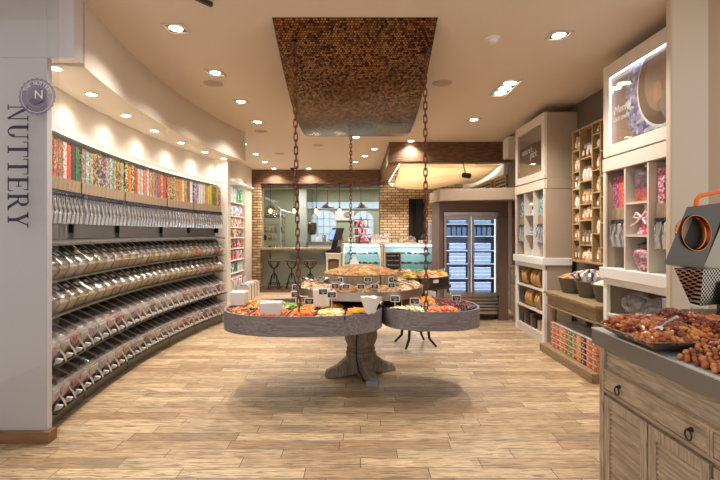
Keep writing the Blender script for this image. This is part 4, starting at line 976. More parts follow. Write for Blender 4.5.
for k in range(5):
    o = bt if k == 0 else bt.copy()
    if k: COL.objects.link(o)
    o.location = (2.68, 7.29+.085*k, 1.501); tag(o, 'dark bottle on the shelf right of the fridge, %s from the near side' % nth(k+1), 'bottle', 'dark bottles right of the fridge'); setmat(o, ['iron', 'screen', 'leather'][k % 3] if k % 3 != 1 else 'inner')
for k in range(3):
    o = pk.copy(); COL.objects.link(o); o.location = (2.72, 7.32+.14*k, 1.201); o.rotation_euler = (0, 0, 0); o.scale = (.6, 1.3, 1.1); setmat(o, BGM[['green', 'green', 'red'][k]]); tag(o, '%s packet on the low shelf right of the fridge%s' % (['green', 'green', 'red'][k], ['', ', middle one', ''][k]), 'packet')
# ================================================================ centre display table
def sup(cx, cy, a, b, n=2.4, N=72):
    out = []
    for i in range(N):
        t = 2*PI*i/N; c, s = math.cos(t), math.sin(t)
        out.append((cx+a*math.copysign(abs(c)**(2/n), c), cy+b*math.copysign(abs(s)**(2/n), s)))
    return out
def insup(cx, cy, a, b, n=2.4): return lambda x, y: abs((x-cx)/a)**n+abs((y-cy)/b)**n < 1
def lobe(label, cx, cy, a, b, divs):
    t = thing('fruit_display_tray', label, 'display tray', (cx, cy, .63)); N = 72
    o_, i_ = sup(cx, cy, a, b), sup(cx, cy, a-.022, b-.022); mb = MB()
    mb.add([(x, y, .63) for x, y in o_]+[(x, y, .80) for x, y in o_]+[(x, y, .63) for x, y in i_]+[(x, y, .80) for x, y in i_],
           [f for i in range(N) for j in [(i+1) % N] for f in ((i, j, N+j, N+i), (2*N+j, 2*N+i, 3*N+i, 3*N+j), (N+i, N+j, 3*N+j, 3*N+i), (j, i, 2*N+i, 2*N+j))])
    W(mb, 'rim', 'rim', t)
    mb = MB().prism(sup(cx, cy, a-.022, b-.022), lambda p, q, s: (p, q, s), .64, .765); W(mb, 'pan', 'dkgrey', t)
    mb = MB()
    for x0, y0, x1, y1 in divs:
        dx, dy = x1-x0, y1-y0; L = math.hypot(dx, dy); nx_, ny_ = -dy/L*.006, dx/L*.006
        mb.hexa([(x0+nx_, y0+ny_, .765), (x0-nx_, y0-ny_, .765), (x1-nx_, y1-ny_, .765), (x1+nx_, y1+ny_, .765)], [(x0+nx_, y0+ny_, .797), (x0-nx_, y0-ny_, .797), (x1-nx_, y1-ny_, .797), (x1+nx_, y1+ny_, .797)])
    W(mb, 'divider', 'dkgrey', t)
    W(MB().lathe([(0, -.012), (.05, -.012), (.05, 0), (0, 0)], c=(cx-.3*a, cy-b*.8, .63), n=16), 'foot_pad', 'black', t)
    return t
LC = (-.52, 4.30, .74, .55); RC = (.69, 4.42, .47, .45); BC_ = (-.24, 6.35, .5, .45)
lobe('large grey oval fruit tray at the front left, hung by a chain', *LC, [(-1.2, 4.2, .15, 4.2), (-.96, 3.85, -.96, 4.2), (-.62, 3.78, -.62, 4.2), (-.38, 3.78, -.38, 4.2), (-.12, 3.8, -.12, 4.2), (-.74, 4.2, -.74, 4.7)])
lobe('smaller grey round fruit tray at the front right, hung by a chain', *RC, [(.25, 4.31, 1.12, 4.31), (.61, 4.0, .61, 4.31), (.93, 4.1, .93, 4.31), (.44, 4.31, .44, 4.7), (.80, 4.31, .80, 4.75)])
lobe('grey oval fruit tray at the rear of the nut pyramid', *BC_, [(-.7, 6.35, .22, 6.35)])
FR = {'mango': ['f0a040', 'e88c30', 'f8bc60'], 'papaya': ['e87a40', 'd86834', 'f09458'], 'banana': ['f0dc9a', 'e8cc78', 'f8ecc0'], 'apricot': ['f0a438', 'e89428', 'f8b850'], 'prune': ['4a2430', '3a1c26', '6a3440'],
      'cranberry': ['7a1820', '9a2028', '581018'], 'blueberry': ['2c2228', '3c2a30', '1c1518'], 'coconut': ['f2e4c0', 'e8d4a4', 'fbf4de'], 'kiwi': ['5a8a30', '7aa040', 'a0b860'], 'mixed fruit': ['d8782a', 'b0502a', 'e0a850', '8a9a40', 'c89060'],
      'tomato': ['a8583a', 'd0784a', '8a3c2a', 'd89a50'], 'pale tray': ['a89c90', 'c4b8aa', '8a7c70'], 'nuts': ['d0a468', 'b88850', 'e0bc88', 'c49660'], 'roast nuts': ['b88048', 'c89058', 'd8a870'], 'almonds': ['c08a58', 'a87040', 'd0a070'], 'salted nuts': ['dcc09a', 'c8a478', 'ecd8b8', 'b08058']}
FM = {k: cells('pile_'+k.replace(' ', '_'), v, 22, .45, .2) for k, v in FR.items()}
il, ir, ib = insup(-.52, 4.30, .71, .52), insup(.69, 4.42, .44, .42), insup(-.24, 6.35, .47, .42)
def fruit(nm, label, mat, x0, x1, y0, y1, ins, n, size, h=.04, sq=(1.3, .8, .5), cat='dried fruit'):
    heap(nm, label, cat, mound(x0, x1, y0, y1, .768, h), n, size, FM[mat], ins, 12, sq, seed=int(x0*100))
fruit('dried_tomatoes', 'dark red dried pieces at the left end of the large tray', 'tomato', -1.25, -.97, 3.95, 4.19, il, 90, .016)
fruit('dried_papaya', 'red orange dried strips behind the front white paper bag', 'papaya', -.95, -.63, 3.78, 4.19, il, 150, .018)
fruit('dried_kiwi', 'green dried slices just right of the front white paper bag', 'kiwi', -.74, -.56, 4.21, 4.50, il, 50, .02)
fruit('dried_mango', 'yellow orange dried slices piled behind red ones in the large tray', 'mango', -.61, -.385, 3.98, 4.19, il, 70, .02)
fruit('dried_papaya', 'bright red orange dried cubes at the front centre of the large tray', 'papaya', -.61, -.385, 3.78, 3.98, il, 90, .016, sq=(1, 1, .8))
fruit('banana_chips', 'pale yellow banana chips in the middle of the large tray', 'banana', -.375, -.125, 3.78, 4.19, il, 140, .021, sq=(1, 1, .25))
fruit('dried_apricots', 'deep orange dried apricots left of the draped napkin', 'apricot', -.115, .12, 3.80, 4.19, il, 110, .022)
fruit('mixed_dried_fruit', 'mixed orange and green dried fruit at the back left of the large tray', 'mixed fruit', -1.18, -.75, 4.21, 4.70, il, 170, .02)
fruit('dried_mango', 'orange dried mango strips in front of the steel drum', 'mango', -.55, -.14, 4.21, 4.42, il, 130, .02, .05)
fruit('dried_prunes', 'dark purple prunes between apricots and steel drum', 'prune', -.13, .10, 4.21, 4.36, il, 60, .02)
fruit('coconut_chips', 'cream coconut chips at the left front of the right tray', 'coconut', .25, .605, 3.98, 4.30, ir, 130, .019, sq=(1.2, .9, .3))
fruit('dried_papaya', 'red orange dried papaya at the front of the right tray', 'papaya', .615, .925, 3.98, 4.30, ir, 120, .019)
fruit('dried_blueberries', 'near black dried berries at the right front of the right tray', 'blueberry', .935, 1.13, 4.1, 4.30, ir, 110, .012, sq=(1, 1, .9))
fruit('dried_prunes', 'dark purple prunes at the back left of the right tray', 'prune', .25, .435, 4.32, 4.62, ir, 60, .02)
fruit('dried_apricots', 'round orange apricots at the back of the right tray', 'apricot', .445, .795, 4.46, 4.78, ir, 70, .026, .05, (1, 1, .8))
fruit('seed_mix', 'greyish seed mix behind the papaya in the right tray', 'pale tray', .445, .795, 4.32, 4.45, ir, 70, .014)
fruit('dried_cranberries', 'dark red cranberries at the right of the right tray', 'cranberry', .805, 1.13, 4.32, 4.75, ir, 240, .011, sq=(1, .9, .8))
fruit('mixed_dried_fruit', 'mixed dried fruit in the rear tray', 'mixed fruit', -.7, .22, 5.94, 6.34, ib, 150, .02)
# pedestal
PC = (.02, 4.82)
t = thing('table_pedestal', 'weathered turned wooden pedestal with splayed feet under the trays', 'pedestal', (PC[0], PC[1], 0))
MB().lathe([(.06, .06), (.12, .16), (.13, .2), (.155, .205), (.165, .225), (.155, .245), (.14, .25), (.15, .262), (.155, .275), (.145, .29), (.135, .295), (.15, .32), (.172, .37), (.178, .42), (.165, .47), (.13, .52), (.10, .56), (.095, .84), (.0, .84)], n=40).build('turned_post', 'pedestal', t)
for k, a in enumerate((math.radians(200), math.radians(290), math.radians(20), math.radians(110))):
    c, s = math.cos(a), math.sin(a); mb = MB(); vs = []; fs = []
    prof = [(.04, .02, .24, .075), (.12, .015, .225, .075), (.19, .006, .17, .07), (.26, .001, .115, .065), (.33, .001, .09, .062), (.375, .001, .075, .058), (.39, .001, .04, .05)]
    for r, z0, z1, hw in prof: vs += [(c*r-s*hw, s*r+c*hw, z0), (c*r+s*hw, s*r-c*hw, z0), (c*r+s*hw*.85, s*r-c*hw*.85, z1-.02), (c*r+s*hw*.5, s*r-c*hw*.5, z1), (c*r-s*hw*.5, s*r+c*hw*.5, z1), (c*r-s*hw*.85, s*r+c*hw*.85, z1-.02)]
    for i in range(len(prof)-1):
        for q in range(6): A_ = 6*i; fs.append((A_+q, A_+(q+1) % 6, A_+6+(q+1) % 6, A_+6+q))
    fs += [tuple(range(6)), tuple(6*(len(prof)-1)+q for q in range(6))[::-1]]
    mb.add(vs, fs).build('foot', 'pedestal', t, .006)
MB().lathe([(0, .84), (.35, .84), (.35, .862), (0, .862)], n=36).build('top_plate', 'iron', t)
o = MB().tube([(-.02, -.14, .66), (-.03, -.185, .55), (-.045, -.188, .42), (-.05, -.17, .3), (-.045, -.20, .2), (-.02, -.27, .1), (.03, -.34, .03), (.06, -.36, .02)], .008, 8).build('power_cable', 'black'); o.location = (PC[0], PC[1], 0); tag(o, 'black cable hanging down the turned pedestal to the floor socket', 'cable')
o = MB().box(-.06, .06, -.035, .035, 0, .06).box(-.045, .045, -.04, -.035, .01, .05).build('floor_socket_box', plain('socket_metal', '9a9ba0', .4, .4), bevel=.004); o.location = (PC[0]+.11, PC[1]-.42, 0); o.rotation_euler = (0, 0, -.1); tag(o, 'grey metal socket box on the floor by the pedestal feet', 'socket')
# steel drum tier
t = thing('nut_drum', 'round brushed steel drum tier around the nut pyramid', 'display tray', (PC[0], PC[1], .863))
MB().lathe([(0, 0), (.655, 0), (.66, .004), (.66, .083), (.65, .085), (.64, .083), (.64, .07), (0, .07)], n=72).build('drum_wall', 'steel', t)
MB().lathe([(.41, .07), (.41, .12), (.40, .12), (.40, .07), (.41, .07)], n=60).build('inner_ring', 'dsteel', t)
for k in range(10):
    a = 2*PI*(k+.5)/10; c, s = math.cos(a), math.sin(a)
    MB().hexa([(c*.411-s*.004, s*.411+c*.004, .07), (c*.411+s*.004, s*.411-c*.004, .07), (c*.639+s*.004, s*.639-c*.004, .07), (c*.639-s*.004, s*.639+c*.004, .07)],
              [(c*.411-s*.004, s*.411+c*.004, .105), (c*.411+s*.004, s*.411-c*.004, .105), (c*.639+s*.004, s*.639-c*.004, .082), (c*.639-s*.004, s*.639+c*.004, .082)]).build('divider', 'dsteel', t)
def sector(c, a0, a1, r0, r1, zi, zo, bulge=.02):
    def f(u, v):
        a = a0+(a1-a0)*u; r = r0+(r1-r0)*v
        return (c[0]+r*math.cos(a), c[1]+r*math.sin(a), zi+(zo-zi)*v+bulge*(1-(2*u-1)**4)*(1-(2*v-1)**4))
    return f
CN = ['salted nuts', 'nuts', 'almonds', 'salted nuts', 'roast nuts', 'nuts', 'salted nuts', 'almonds', 'nuts', 'salted nuts']
WH = ['right of the pyramid', 'right rear of the pyramid', 'behind the pyramid, right', 'behind the pyramid, left', 'left rear of the pyramid', 'left of the pyramid', 'at the front left of the drum', 'at the front of the drum, left of centre', 'at the front of the drum, right of centre', 'at the front right of the drum']
for k in range(10):
    a0, a1 = 2*PI*(k-.5)/10+.015, 2*PI*(k+.5)/10-.015; front = k in (0, 5, 6, 7, 8, 9)
    heap('loose_nuts', 'loose %s in the steel drum, %s' % (CN[k], WH[k]), 'nuts', sector(PC, a0, a1, .415, .635, .955, .94, .035), 130 if front else 50, .0125, FM[CN[k]], None, 10, (1.2, .8, .8), seed=k)
# pyramid of wedge bins
for k in range(6):
    a0, a1 = math.radians(-120+60*k)+.02, math.radians(-60+60*k)-.02
    lab = ['front, facing the shopfront', 'front right', 'rear right', 'rear', 'rear left', 'front left'][k]
    t = thing('wedge_bin', 'grey wood wedge bin of the nut pyramid, '+lab, 'bin', (PC[0], PC[1], .934), group='wedge bins of the nut pyramid')
    mb = MB(); K = 5
    arcs_ = [(math.cos(a0+(a1-a0)*i/K), math.sin(a0+(a1-a0)*i/K)) for i in range(K+1)]
    n_ = K+1
    vs = [(.05*c, .05*s, z) for z in (0, .20) for c, s in arcs_]+[(.392*c, .392*s, z) for z in (0, .135) for c, s in arcs_]
    fs = [(3*n_+i, 3*n_+i+1, n_+i+1, n_+i) for i in range(K)]+[(2*n_+i, 2*n_+i+1, 3*n_+i+1, 3*n_+i) for i in range(K)]+[(i, i+1, n_+i+1, n_+i) for i in range(K)]+[(i, 2*n_+i, 2*n_+i+1, i+1) for i in range(K)]
    fs += [(0, n_, 3*n_, 2*n_), (K, 2*n_+K, 3*n_+K, n_+K)]
    mb.add(vs, fs).build('bin_body', wood('bin_wood%d' % k, '786a55', 'a3937a', 'Z', 2) if k == 0 else bpy.data.materials['bin_wood0'], t)
    mb = MB()
    for a in (a0, a1):
        c, s = math.cos(a), math.sin(a); e = .004
        mb.hexa([(.05*c-s*e, .05*s+c*e, .20), (.05*c+s*e, .05*s-c*e, .20), (.395*c+s*e, .395*s-c*e, .13), (.395*c-s*e, .395*s+c*e, .13)], [(.05*c-s*e, .05*s+c*e, .235), (.05*c+s*e, .05*s-c*e, .235), (.395*c+s*e, .395*s-c*e, .15), (.395*c-s*e, .395*s+c*e, .15)])
    mb.build('side_board', bpy.data.materials['bin_wood0'], t)
    heap('shelled_nuts', 'heap of shelled nuts in the pyramid, '+lab, 'nuts', sector(PC, a0+.02, a1-.02, .06, .388, 1.155, 1.078, .012), [280, 220, 60, 40, 60, 220][k], .0115, FM['roast nuts' if k in (1, 2) else 'nuts'], None, 12, (1.25, .8, .7), seed=50+k)
o = MB().hexa([(-.05, -.03, 0), (.05, -.04, 0), (.05, .04, 0), (-.05, .03, 0)], [(-.015, -.005, .085), (.02, -.005, .07), (.02, .005, .07), (-.015, .005, .085)]).build('folded_paper', 'paper'); o.location = (-.05, 4.80, 1.17); tag(o, 'folded white paper standing at the top of the nut pyramid', 'paper')
o = MB().lathe([(0, 0), (.055, .0), (.055, .19), (0, .2)], n=20).build('pyramid_hub', 'dsteel'); o.location = (PC[0], PC[1], .935) ; o.scale = (.85, .85, 1); tag(o, 'dark steel hub in the middle of the nut pyramid', 'hub')
# paper bags and napkin
bagp = thing('paper_bag_stack', '', 'paper bags')
MB().hexa([(-.085, -.03, 0), (.08, -.03, 0), (.08, .03, 0), (-.085, .03, 0)], [(-.098, -.035, .145), (.092, -.035, .15), (.092, .035, .15), (-.098, .035, .145)]).build('front_bag', 'paper', bagp, .008)
MB().hexa([(-.09, .031, 0), (.085, .031, 0), (.085, .045, 0), (-.09, .045, 0)], [(-.10, .036, .16), (.096, .036, .156), (.096, .05, .156), (-.10, .05, .16)]).build('rear_bag', 'paper', bagp, .004)
place(bagp, USED, (-.755, 3.87, .79), .05, 'white paper bags standing at the front of the large oval tray', 'white paper bags on the trays', (1, 1, .78))
place(bagp, USED, (-1.16, 4.35, .80), -.1, 'white paper bags at the far left end of the large oval tray', 'white paper bags on the trays', (.85, 1, .9))
place(bagp, USED, (-.345, 4.19, .815), .15, 'white paper bags leaning before the steel drum, among small signs', 'white paper bags on the trays', (.85, .6, 1.1))
mb = MB(); vs = []; fs = []; N = 28; lv = [(.0, .035, .8), (.05, .045, 1.0), (.10, .07, 1.0), (.14, .085, .9), (.145, .02, .8)]
for j, (z, r, s_) in enumerate(lv):
    for i in range(N):
        a = 2*PI*i/N; rr = r*(1+.22*math.sin(a*5+j*.5)+.1*math.sin(a*9)); vs.append((rr*math.cos(a)*1.05, rr*math.sin(a)*.6, z+.008*math.sin(a*4+j)))
for j in range(len(lv)-1):
    for i in range(N): fs.append((j*N+i, j*N+(i+1) % N, (j+1)*N+(i+1) % N, (j+1)*N+i))
fs.append(tuple(range(N))); fs.append(tuple((len(lv)-1)*N+i for i in range(N)))
o = mb.add(vs, fs).build('napkin', 'cloth'); o.location = (.10, 3.93, .80); tag(o, 'crumpled white napkin bunched where the two front trays meet', 'napkin')
# little signs
sg = thing('price_sign', '', 'sign')
MB().box(-.043, .043, -.003, .003, -.03, .03).build('sign_frame', 'white', sg, .002)
MB().box(-.036, .036, -.0045, -.0031, -.023, .023).build('slate', 'chalk', sg)
mb = MB()
for k, (a, b, z) in enumerate(((-.024, .02, .009), (-.018, .026, -.004), (-.01, .014, -.014))): mb.tube([(a+(b-a)*i/9, -.0052, z+.003*math.sin(i*2.2+k)) for i in range(10)], .0014, 4)
mb.build('handwriting', 'chalkline', sg)
MB().box(-.004, .004, -.002, .002, -.13, -.03).build('stick', 'palew', sg)
SGN = [(303, 299.5, 4.12, .80, 'behind the front red cubes'), (309.3, 301.3, 3.98, .80, 'in the front red cubes'), (323, 291.8, 4.12, .82, 'on the white bags before the drum'), (331.8, 294.8, 4.05, .80, 'rising from the banana chips'),
       (296.5, 287.5, 4.42, .80, 'at the left flank of the drum, upper'), (295.5, 294.5, 4.38, .80, 'at the left flank of the drum, lower'),
       (395, 298.7, 4.20, .80, 'over the coconut chips'), (401.8, 292.8, 4.35, .80, 'tall one at the back left of the right tray'), (414.8, 301, 4.12, .80, 'between coconut chips and papaya'), (456.4, 298.2, 4.38, .80, 'over the dark berries of the right tray'),
       (335, 286, 4.235, .96, 'at the left front of the drum nuts'), (346, 286.5, 4.21, .96, 'in the drum nuts left of centre'), (361, 286.6, 4.19, .96, 'in the drum nuts at the centre'), (374.7, 286.5, 4.21, .96, 'in the drum nuts right of centre'), (391.5, 285.3, 4.27, .96, 'at the right front of the drum nuts'),
       (340.5, 279.6, 4.44, None, 'on the front left wedge of the pyramid'), (367.8, 279.4, 4.415, None, 'on the front wedge of the pyramid'), (391, 279.2, 4.50, None, 'on the front right wedge of the pyramid')]
for px, py, Y, zb, lab in SGN:
    p = at(px, py, Y); o = place(sg, USED, p, R_.uniform(-.15, .15), 'small black price sign '+lab, 'small black price signs'); s = .82 if zb in (None, .96) else 1; o.scale = (s, s, s)
    k = kid(o, 'stick'); L = (p.z-.03*s-(zb-.01))/s if zb else .02; L = max(L, .015); k.scale.z = L/.1; k.location.z = -.03+.03*L/.1
    if zb is None: o.rotation_euler.z = {340.5: -.75, 367.8: 0.05, 391: .75}[px]
t = thing('wooden_paddle', 'small wooden paddle stuck in the right fruit tray', 'paddle', (.76, 4.38, .80))
MB().hexa([(-.008, -.004, 0), (.008, -.004, 0), (.008, .004, 0), (-.008, .004, 0)], [(-.035, .0, .075), (-.018, .0, .075), (-.018, .01, .075), (-.035, .01, .075)]).build('handle', 'tan', t)
MB().hexa([(-.035, .0, .075), (-.012, .0, .075), (-.012, .01, .075), (-.035, .01, .075)], [(-.062, .0, .125), (-.01, .0, .13), (-.01, .01, .13), (-.062, .01, .125)]).build('blade', 'palew', t, .003)
scp = thing('steel_scoop', '', 'scoop')
mb = MB(); vs = []; fs = []; K = 10
for i, (x, r) in enumerate(((0, .02), (.01, .033), (.1, .036))):
    for j in range(K+1):
        a = PI+PI*j/K; vs.append((x, r*math.cos(a), r*math.sin(a)+.036))
for i in range(2):
    for j in range(K): a = i*(K+1)+j; fs.append((a, a+1, a+K+2, a+K+1))
fs.append(tuple(range(K+1)))
ob = mb.add(vs, fs).build('bowl', 'chrome', scp); sd_ = ob.modifiers.new('thick', 'SOLIDIFY'); sd_.thickness = .002
MB().tube([(0, 0, .03), (-.03, 0, .04), (-.1, 0, .05)], .008, 8).build('handle', 'chrome', scp)
for x, y, z, rz, lab in ((-.50, 4.60, .985, 2.6, 'at the left edge of the drum, outermost'), (-.40, 4.52, .985, .6, 'at the left edge of the drum, middle'), (-.33, 4.62, 1.0, 2.9, 'at the left edge of the drum, by the pyramid'),
                        (-.22, 4.33, .985, -1.0, 'in the nuts at the front left of the drum'), (.16, 4.27, .985, -2.0, 'in the nuts at the front centre of the drum'), (.40, 4.42, .985, 2.4, 'in the nuts at the front right of the drum'), (.50, 4.58, .985, 1.0, 'at the right edge of the drum')):
    place(scp, USED, (x, y, z), rz, 'steel scoop '+lab, 'steel scoops on the drum', None, (R_.uniform(-.3, .3), R_.uniform(-.3, 0), rz))
# iron table behind on the right with metal wedge pans
TC = (.75, 6.0)
t = thing('iron_table', 'small round table on curved dark iron legs behind the right tray', 'table', (TC[0], TC[1], 0))
MB().lathe([(0, .79), (.46, .79), (.47, .80), (.47, .82), (0, .82)], n=48).build('table_top', 'dkgrey', t)
MB().tube([(0, 0, .2), (0, 0, .79)], .03, 12).build('post', 'iron', t)
for k in range(4):
    a = PI/4+.25+k*PI/2; c, s = math.cos(a), math.sin(a)
    MB().tube([(.3*c, .3*s, .788), (.26*c, .26*s, .6), (.17*c, .17*s, .35), (.2*c, .2*s, .12), (.30*c, .30*s, .018)], .018, 8, rs=[.02, .02, .02, .018, .015]).build('leg', 'iron', t)
MB().tube([(.2*math.cos(a), .2*math.sin(a), .4) for a in [2*PI*i/24 for i in range(24)]], .01, 6, True).build('stretcher', 'iron', t)
PNS = ['mixed fruit', 'almonds', 'mango', 'kiwi', 'salted nuts', 'papaya']
for k in range(6):
    a0, a1 = math.radians(-150+60*k)+.03, math.radians(-90+60*k)-.03; lab = ['front left', 'front right', 'right', 'rear right', 'rear left', 'left'][k]
    t = thing('steel_wedge_pan', 'metal wedge pan on the iron legged table, '+lab, 'pan', (TC[0], TC[1], .821), group='wedge pans on the iron table')
    K = 5; ar = [(math.cos(a0+(a1-a0)*i/K), math.sin(a0+(a1-a0)*i/K)) for i in range(K+1)]; n_ = K+1
    mb = MB().prism([(.05*ar[0][0], .05*ar[0][1])]+[(.45*c, .45*s) for c, s in ar]+[(.05*ar[-1][0], .05*ar[-1][1])], lambda p, q, s: (p, q, s), 0, .12); mb.build('pan_body', 'dsteel', t, .004)
    MB().prism([(.44*c, .44*s) for c, s in ar]+[(.475*c, .475*s) for c, s in ar[::-1]], lambda p, q, s: (p, q, s), .121, .127).build('pan_lip', 'steel', t)
    heap('pan_filling', '%s heaped in the metal wedge pan, %s' % (PNS[k], lab), 'dried fruit', sector(TC, a0+.04, a1-.04, .09, .43, .955, .945, .04), 120 if k in (0, 1, 5, 2) else 40, .014, FM[PNS[k]], None, 10, (1.2, .8, .6), seed=80+k)
for k, (x, y, rz) in enumerate(((.52, 5.72, 1.2), (1.02, 5.8, -.8))):
    place(scp, USED, (x, y, .99), rz, 'steel scoop in the wedge pans of the iron table, %s' % ['left', 'right'][k], 'steel scoops on the iron table', None, (.2, -.3, rz))
for k, px in enumerate((395, 424)):
    p = at(px, 276.5, 5.50); o = B(-.04, .04, -.003, .003, -.02, .02).build('label_strip', 'paper'); o.location = (p.x, 5.515 if k == 0 else 5.525, .90); tag(o, 'white label on the %s wedge pan of the iron table' % ['front left', 'front right'][k], 'label'); o.location.x = (.55, .95)[k]; o.location.y = TC[1]-.45*math.cos(math.radians(27))-.011; o.rotation_euler = (0, 0, (-.46, .46)[k]); o.location.x = TC[0]+(-1, 1)[k]*.45*math.sin(math.radians(27))
# ================================================================ tall units on the right
def rail(par, name, mat, x, y, z, bevel=0): return W(B(*x, *y, *z), name, mat, par, bevel)
def unit(label, X, Y0, Y1, xd):
    t = thing('shelving_unit', label, 'shelving', ((X+xd)/2, (Y0+Y1)/2, 0))
    W(B(X+.04, 2.94, Y0, Y1, 2.24, 3.13), 'sign_box', 'pale', t, .004)
    fr = W(MB().box(X, X+.039, Y0, Y0+.10, 2.24, 3.13).box(X, X+.039, Y1-.10, Y1, 2.24, 3.13).box(X, X+.039, Y0+.10, Y1-.10, 3.0, 3.13).box(X, X+.039, Y0+.10, Y1-.10, 2.24, 2.345), 'picture_frame', 'palew', t, .004)
    W(B(X-.005, X+.04, Y0-.005, Y1+.005, 2.10, 2.225), 'fascia_band', 'palew', t, .003); W(B(X+.041, xd, Y0-.004, Y1, 2.10, 2.239), 'cornice', 'pale', t, .003)
    W(MB().box(X+.02, xd, Y0, Y0+.025, 1.0, 2.099), 'side_panel', 'pale', t); W(B(X+.02, xd, Y1-.025, Y1, 1.0, 2.099), 'side_panel', 'pale', t)
    d1, d2 = Y0+.025+(Y1-Y0-.05)/3, Y0+.025+2*(Y1-Y0-.05)/3
    W(MB().box(X, X+.02, Y0, Y0+.04, 1.165, 2.099).box(X, X+.02, Y1-.04, Y1, 1.165, 2.099), 'front_stile', 'palew', t)
    for d in (d1, d2): W(B(X+.005, xd-.02, d-.011, d+.011, 1.165, 2.099), 'divider', 'palew', t)
    W(B(xd-.019, xd, Y0+.026, Y1-.026, 1.0, 2.099), 'back_panel', 'inner', t)
    for z in (1.485, 1.775): W(B(X+.01, xd-.02, d1+.012, d2-.012, z-.018, z), 'shelf', 'palew', t)
    W(B(X-.03, xd+.0, Y0-.02, Y1+.02, 1.065, 1.164), 'ledge', 'white', t, .004)
    W(MB().box(X, X+.04, Y0, Y0+.06, .0, 1.064).box(X, X+.04, Y1-.06, Y1, .0, 1.064).box(X, X+.04, Y0+.06, Y1-.06, 1.0, 1.064), 'base_frame', 'white', t, .003)
    W(B(X+.041, xd, Y0, Y0+.02, 0, .999), 'base_side', 'pale', t); W(B(X+.041, xd, Y1-.02, Y1, 0, .999), 'base_side', 'pale', t)
    W(B(xd-.018, xd, Y0+.021, Y1-.021, 0, .999), 'base_back', 'inner', t)
    W(B(X+.01, xd-.02, Y0+.061, Y1-.061, 0, .12), 'plinth', 'palew', t)
    for z in (.41, .72): W(B(X+.005, xd-.02, Y0+.061, Y1-.061, z-.022, z), 'base_shelf', 'palew', t)
    return t, d1, d2
UA = unit('tall pale shelving unit with blue candy tubes beside the wood grid', 2.49, 6.05, 7.17, 2.86)
UB = unit('tall pale shelving unit with pink candy tubes by the front pillar', 2.42, 3.425, 4.46, 2.86)
# signs inside the boxes
def poly_yz(pts, x, th): return MB().prism(pts, lambda p, q, s: (s, p, q), x, x-th)
def clampd(cy, cz, r, rz, y0, y1, z0, z1, n=64):
    out = []
    for i in range(n):
        a = 2*PI*i/n; out.append((min(y1, max(y0, cy+r*math.cos(a))), min(z1, max(z0, cz+rz*math.sin(a)))))
    return out
def picture(X, Y0, Y1, lab):
    t = thing('lit_sign_picture', lab, 'picture', (X+.036, (Y0+Y1)/2, 2.67)); return t
y0, y1 = 3.525, 4.36; t = picture(2.42, y0, y1, 'framed picture of nut bowls on a blue plate, high by the front pillar')
xb = 2.4595
W(poly_yz([(y0, 2.346), (y1, 2.346), (y1, 2.999), (y0, 2.999)], xb, .004), 'backing', plain('picture_tan', 'a08066', .5, var=.18, vscale=5), t)
W(poly_yz(clampd(3.64, 2.72, .50, .52, y0+.001, y1-.001, 2.347, 2.998), xb-.004, .003), 'plate', cells('blue_plate', ['8f8aa8', 'b8b2c4', '6a648c', 'd0c8cc', '9a92ac'], 26, .4, .1), t)
W(poly_yz(clampd(3.62, 2.74, .345, .38, y0+.001, y1-.001, 2.348, 2.997), xb-.007, .003), 'bowl_rim', 'white', t)
W(poly_yz(clampd(3.62, 2.745, .325, .36, y0+.001, y1-.001, 2.349, 2.996), xb-.010, .003), 'bowl', plain('bowl_brown', '7d6452', .4, var=.2, vscale=14), t)
W(poly_yz(clampd(3.60, 2.76, .25, .28, y0+.001, y1-.001, 2.35, 2.995), xb-.013, .003), 'bowl_inside', plain('bowl_inner', 'a08470', .35, var=.25, vscale=20), t)
W(poly_yz(clampd(3.68, 2.66, .06, .09, y0, y1, 2.35, 2.995), xb-.016, .003), 'nut', plain('walnut_print', 'b98a68', .5, var=.3, vscale=30), t)
W(poly_yz(clampd(3.50, 2.55, .14, .16, y0+.001, y1-.001, 2.351, 2.994), xb-.019, .003), 'second_nut', plain('grey_print', '9c8d86', .5, var=.3, vscale=40), t)
TR = (Matrix.Rotation(-PI/2, 3, 'Z') @ Matrix.Rotation(PI/2, 3, 'X')).to_euler()
text('Memo', .10, 'white', (xb-.022, 4.17, 2.66), TR, t, 'lettering', shear=.3); text('OLD DAYS', .052, 'white', (xb-.022, 4.18, 2.57), TR, t, 'lettering')
W(MB().box(2.428, 2.436, y0+.01, y1-.01, 2.991, 2.998).box(2.428, 2.436, y1-.007, y1-.002, 2.35, 2.99), 'led_edge', 'ledc', t)
W(B(2.4225, 2.4265, y0+.002, y1-.002, 2.347, 2.998), 'glass', 'glass', t)
y0, y1 = 6.15, 7.07; t = picture(2.49, y0, y1, 'dark brown framed picture high on the shelving unit beside the wood grid')
xb = 2.5295
W(poly_yz([(y0, 2.346), (y1, 2.346), (y1, 2.999), (y0, 2.999)], xb, .004), 'backing', plain('picture_taupe', '9a8a7c', .4, var=.1, vscale=4), t)
W(poly_yz([(y0+.001, 2.347), (y1-.001, 2.347), (y1-.001, 2.80), (y0+.001, 2.80)], xb-.004, .003), 'dark_field', plain('picture_brown', '5c443a', .4, var=.15, vscale=6), t)
text("nature's", .13, 'white', (xb-.010, 6.75, 2.72), TR, t, 'lettering', shear=.3); text('pick', .15, 'white', (xb-.010, 6.50, 2.64), TR, t, 'lettering', shear=.3)
W(B(2.4925, 2.4965, y0+.002, y1-.002, 2.347, 2.998), 'glass', 'glass', t)
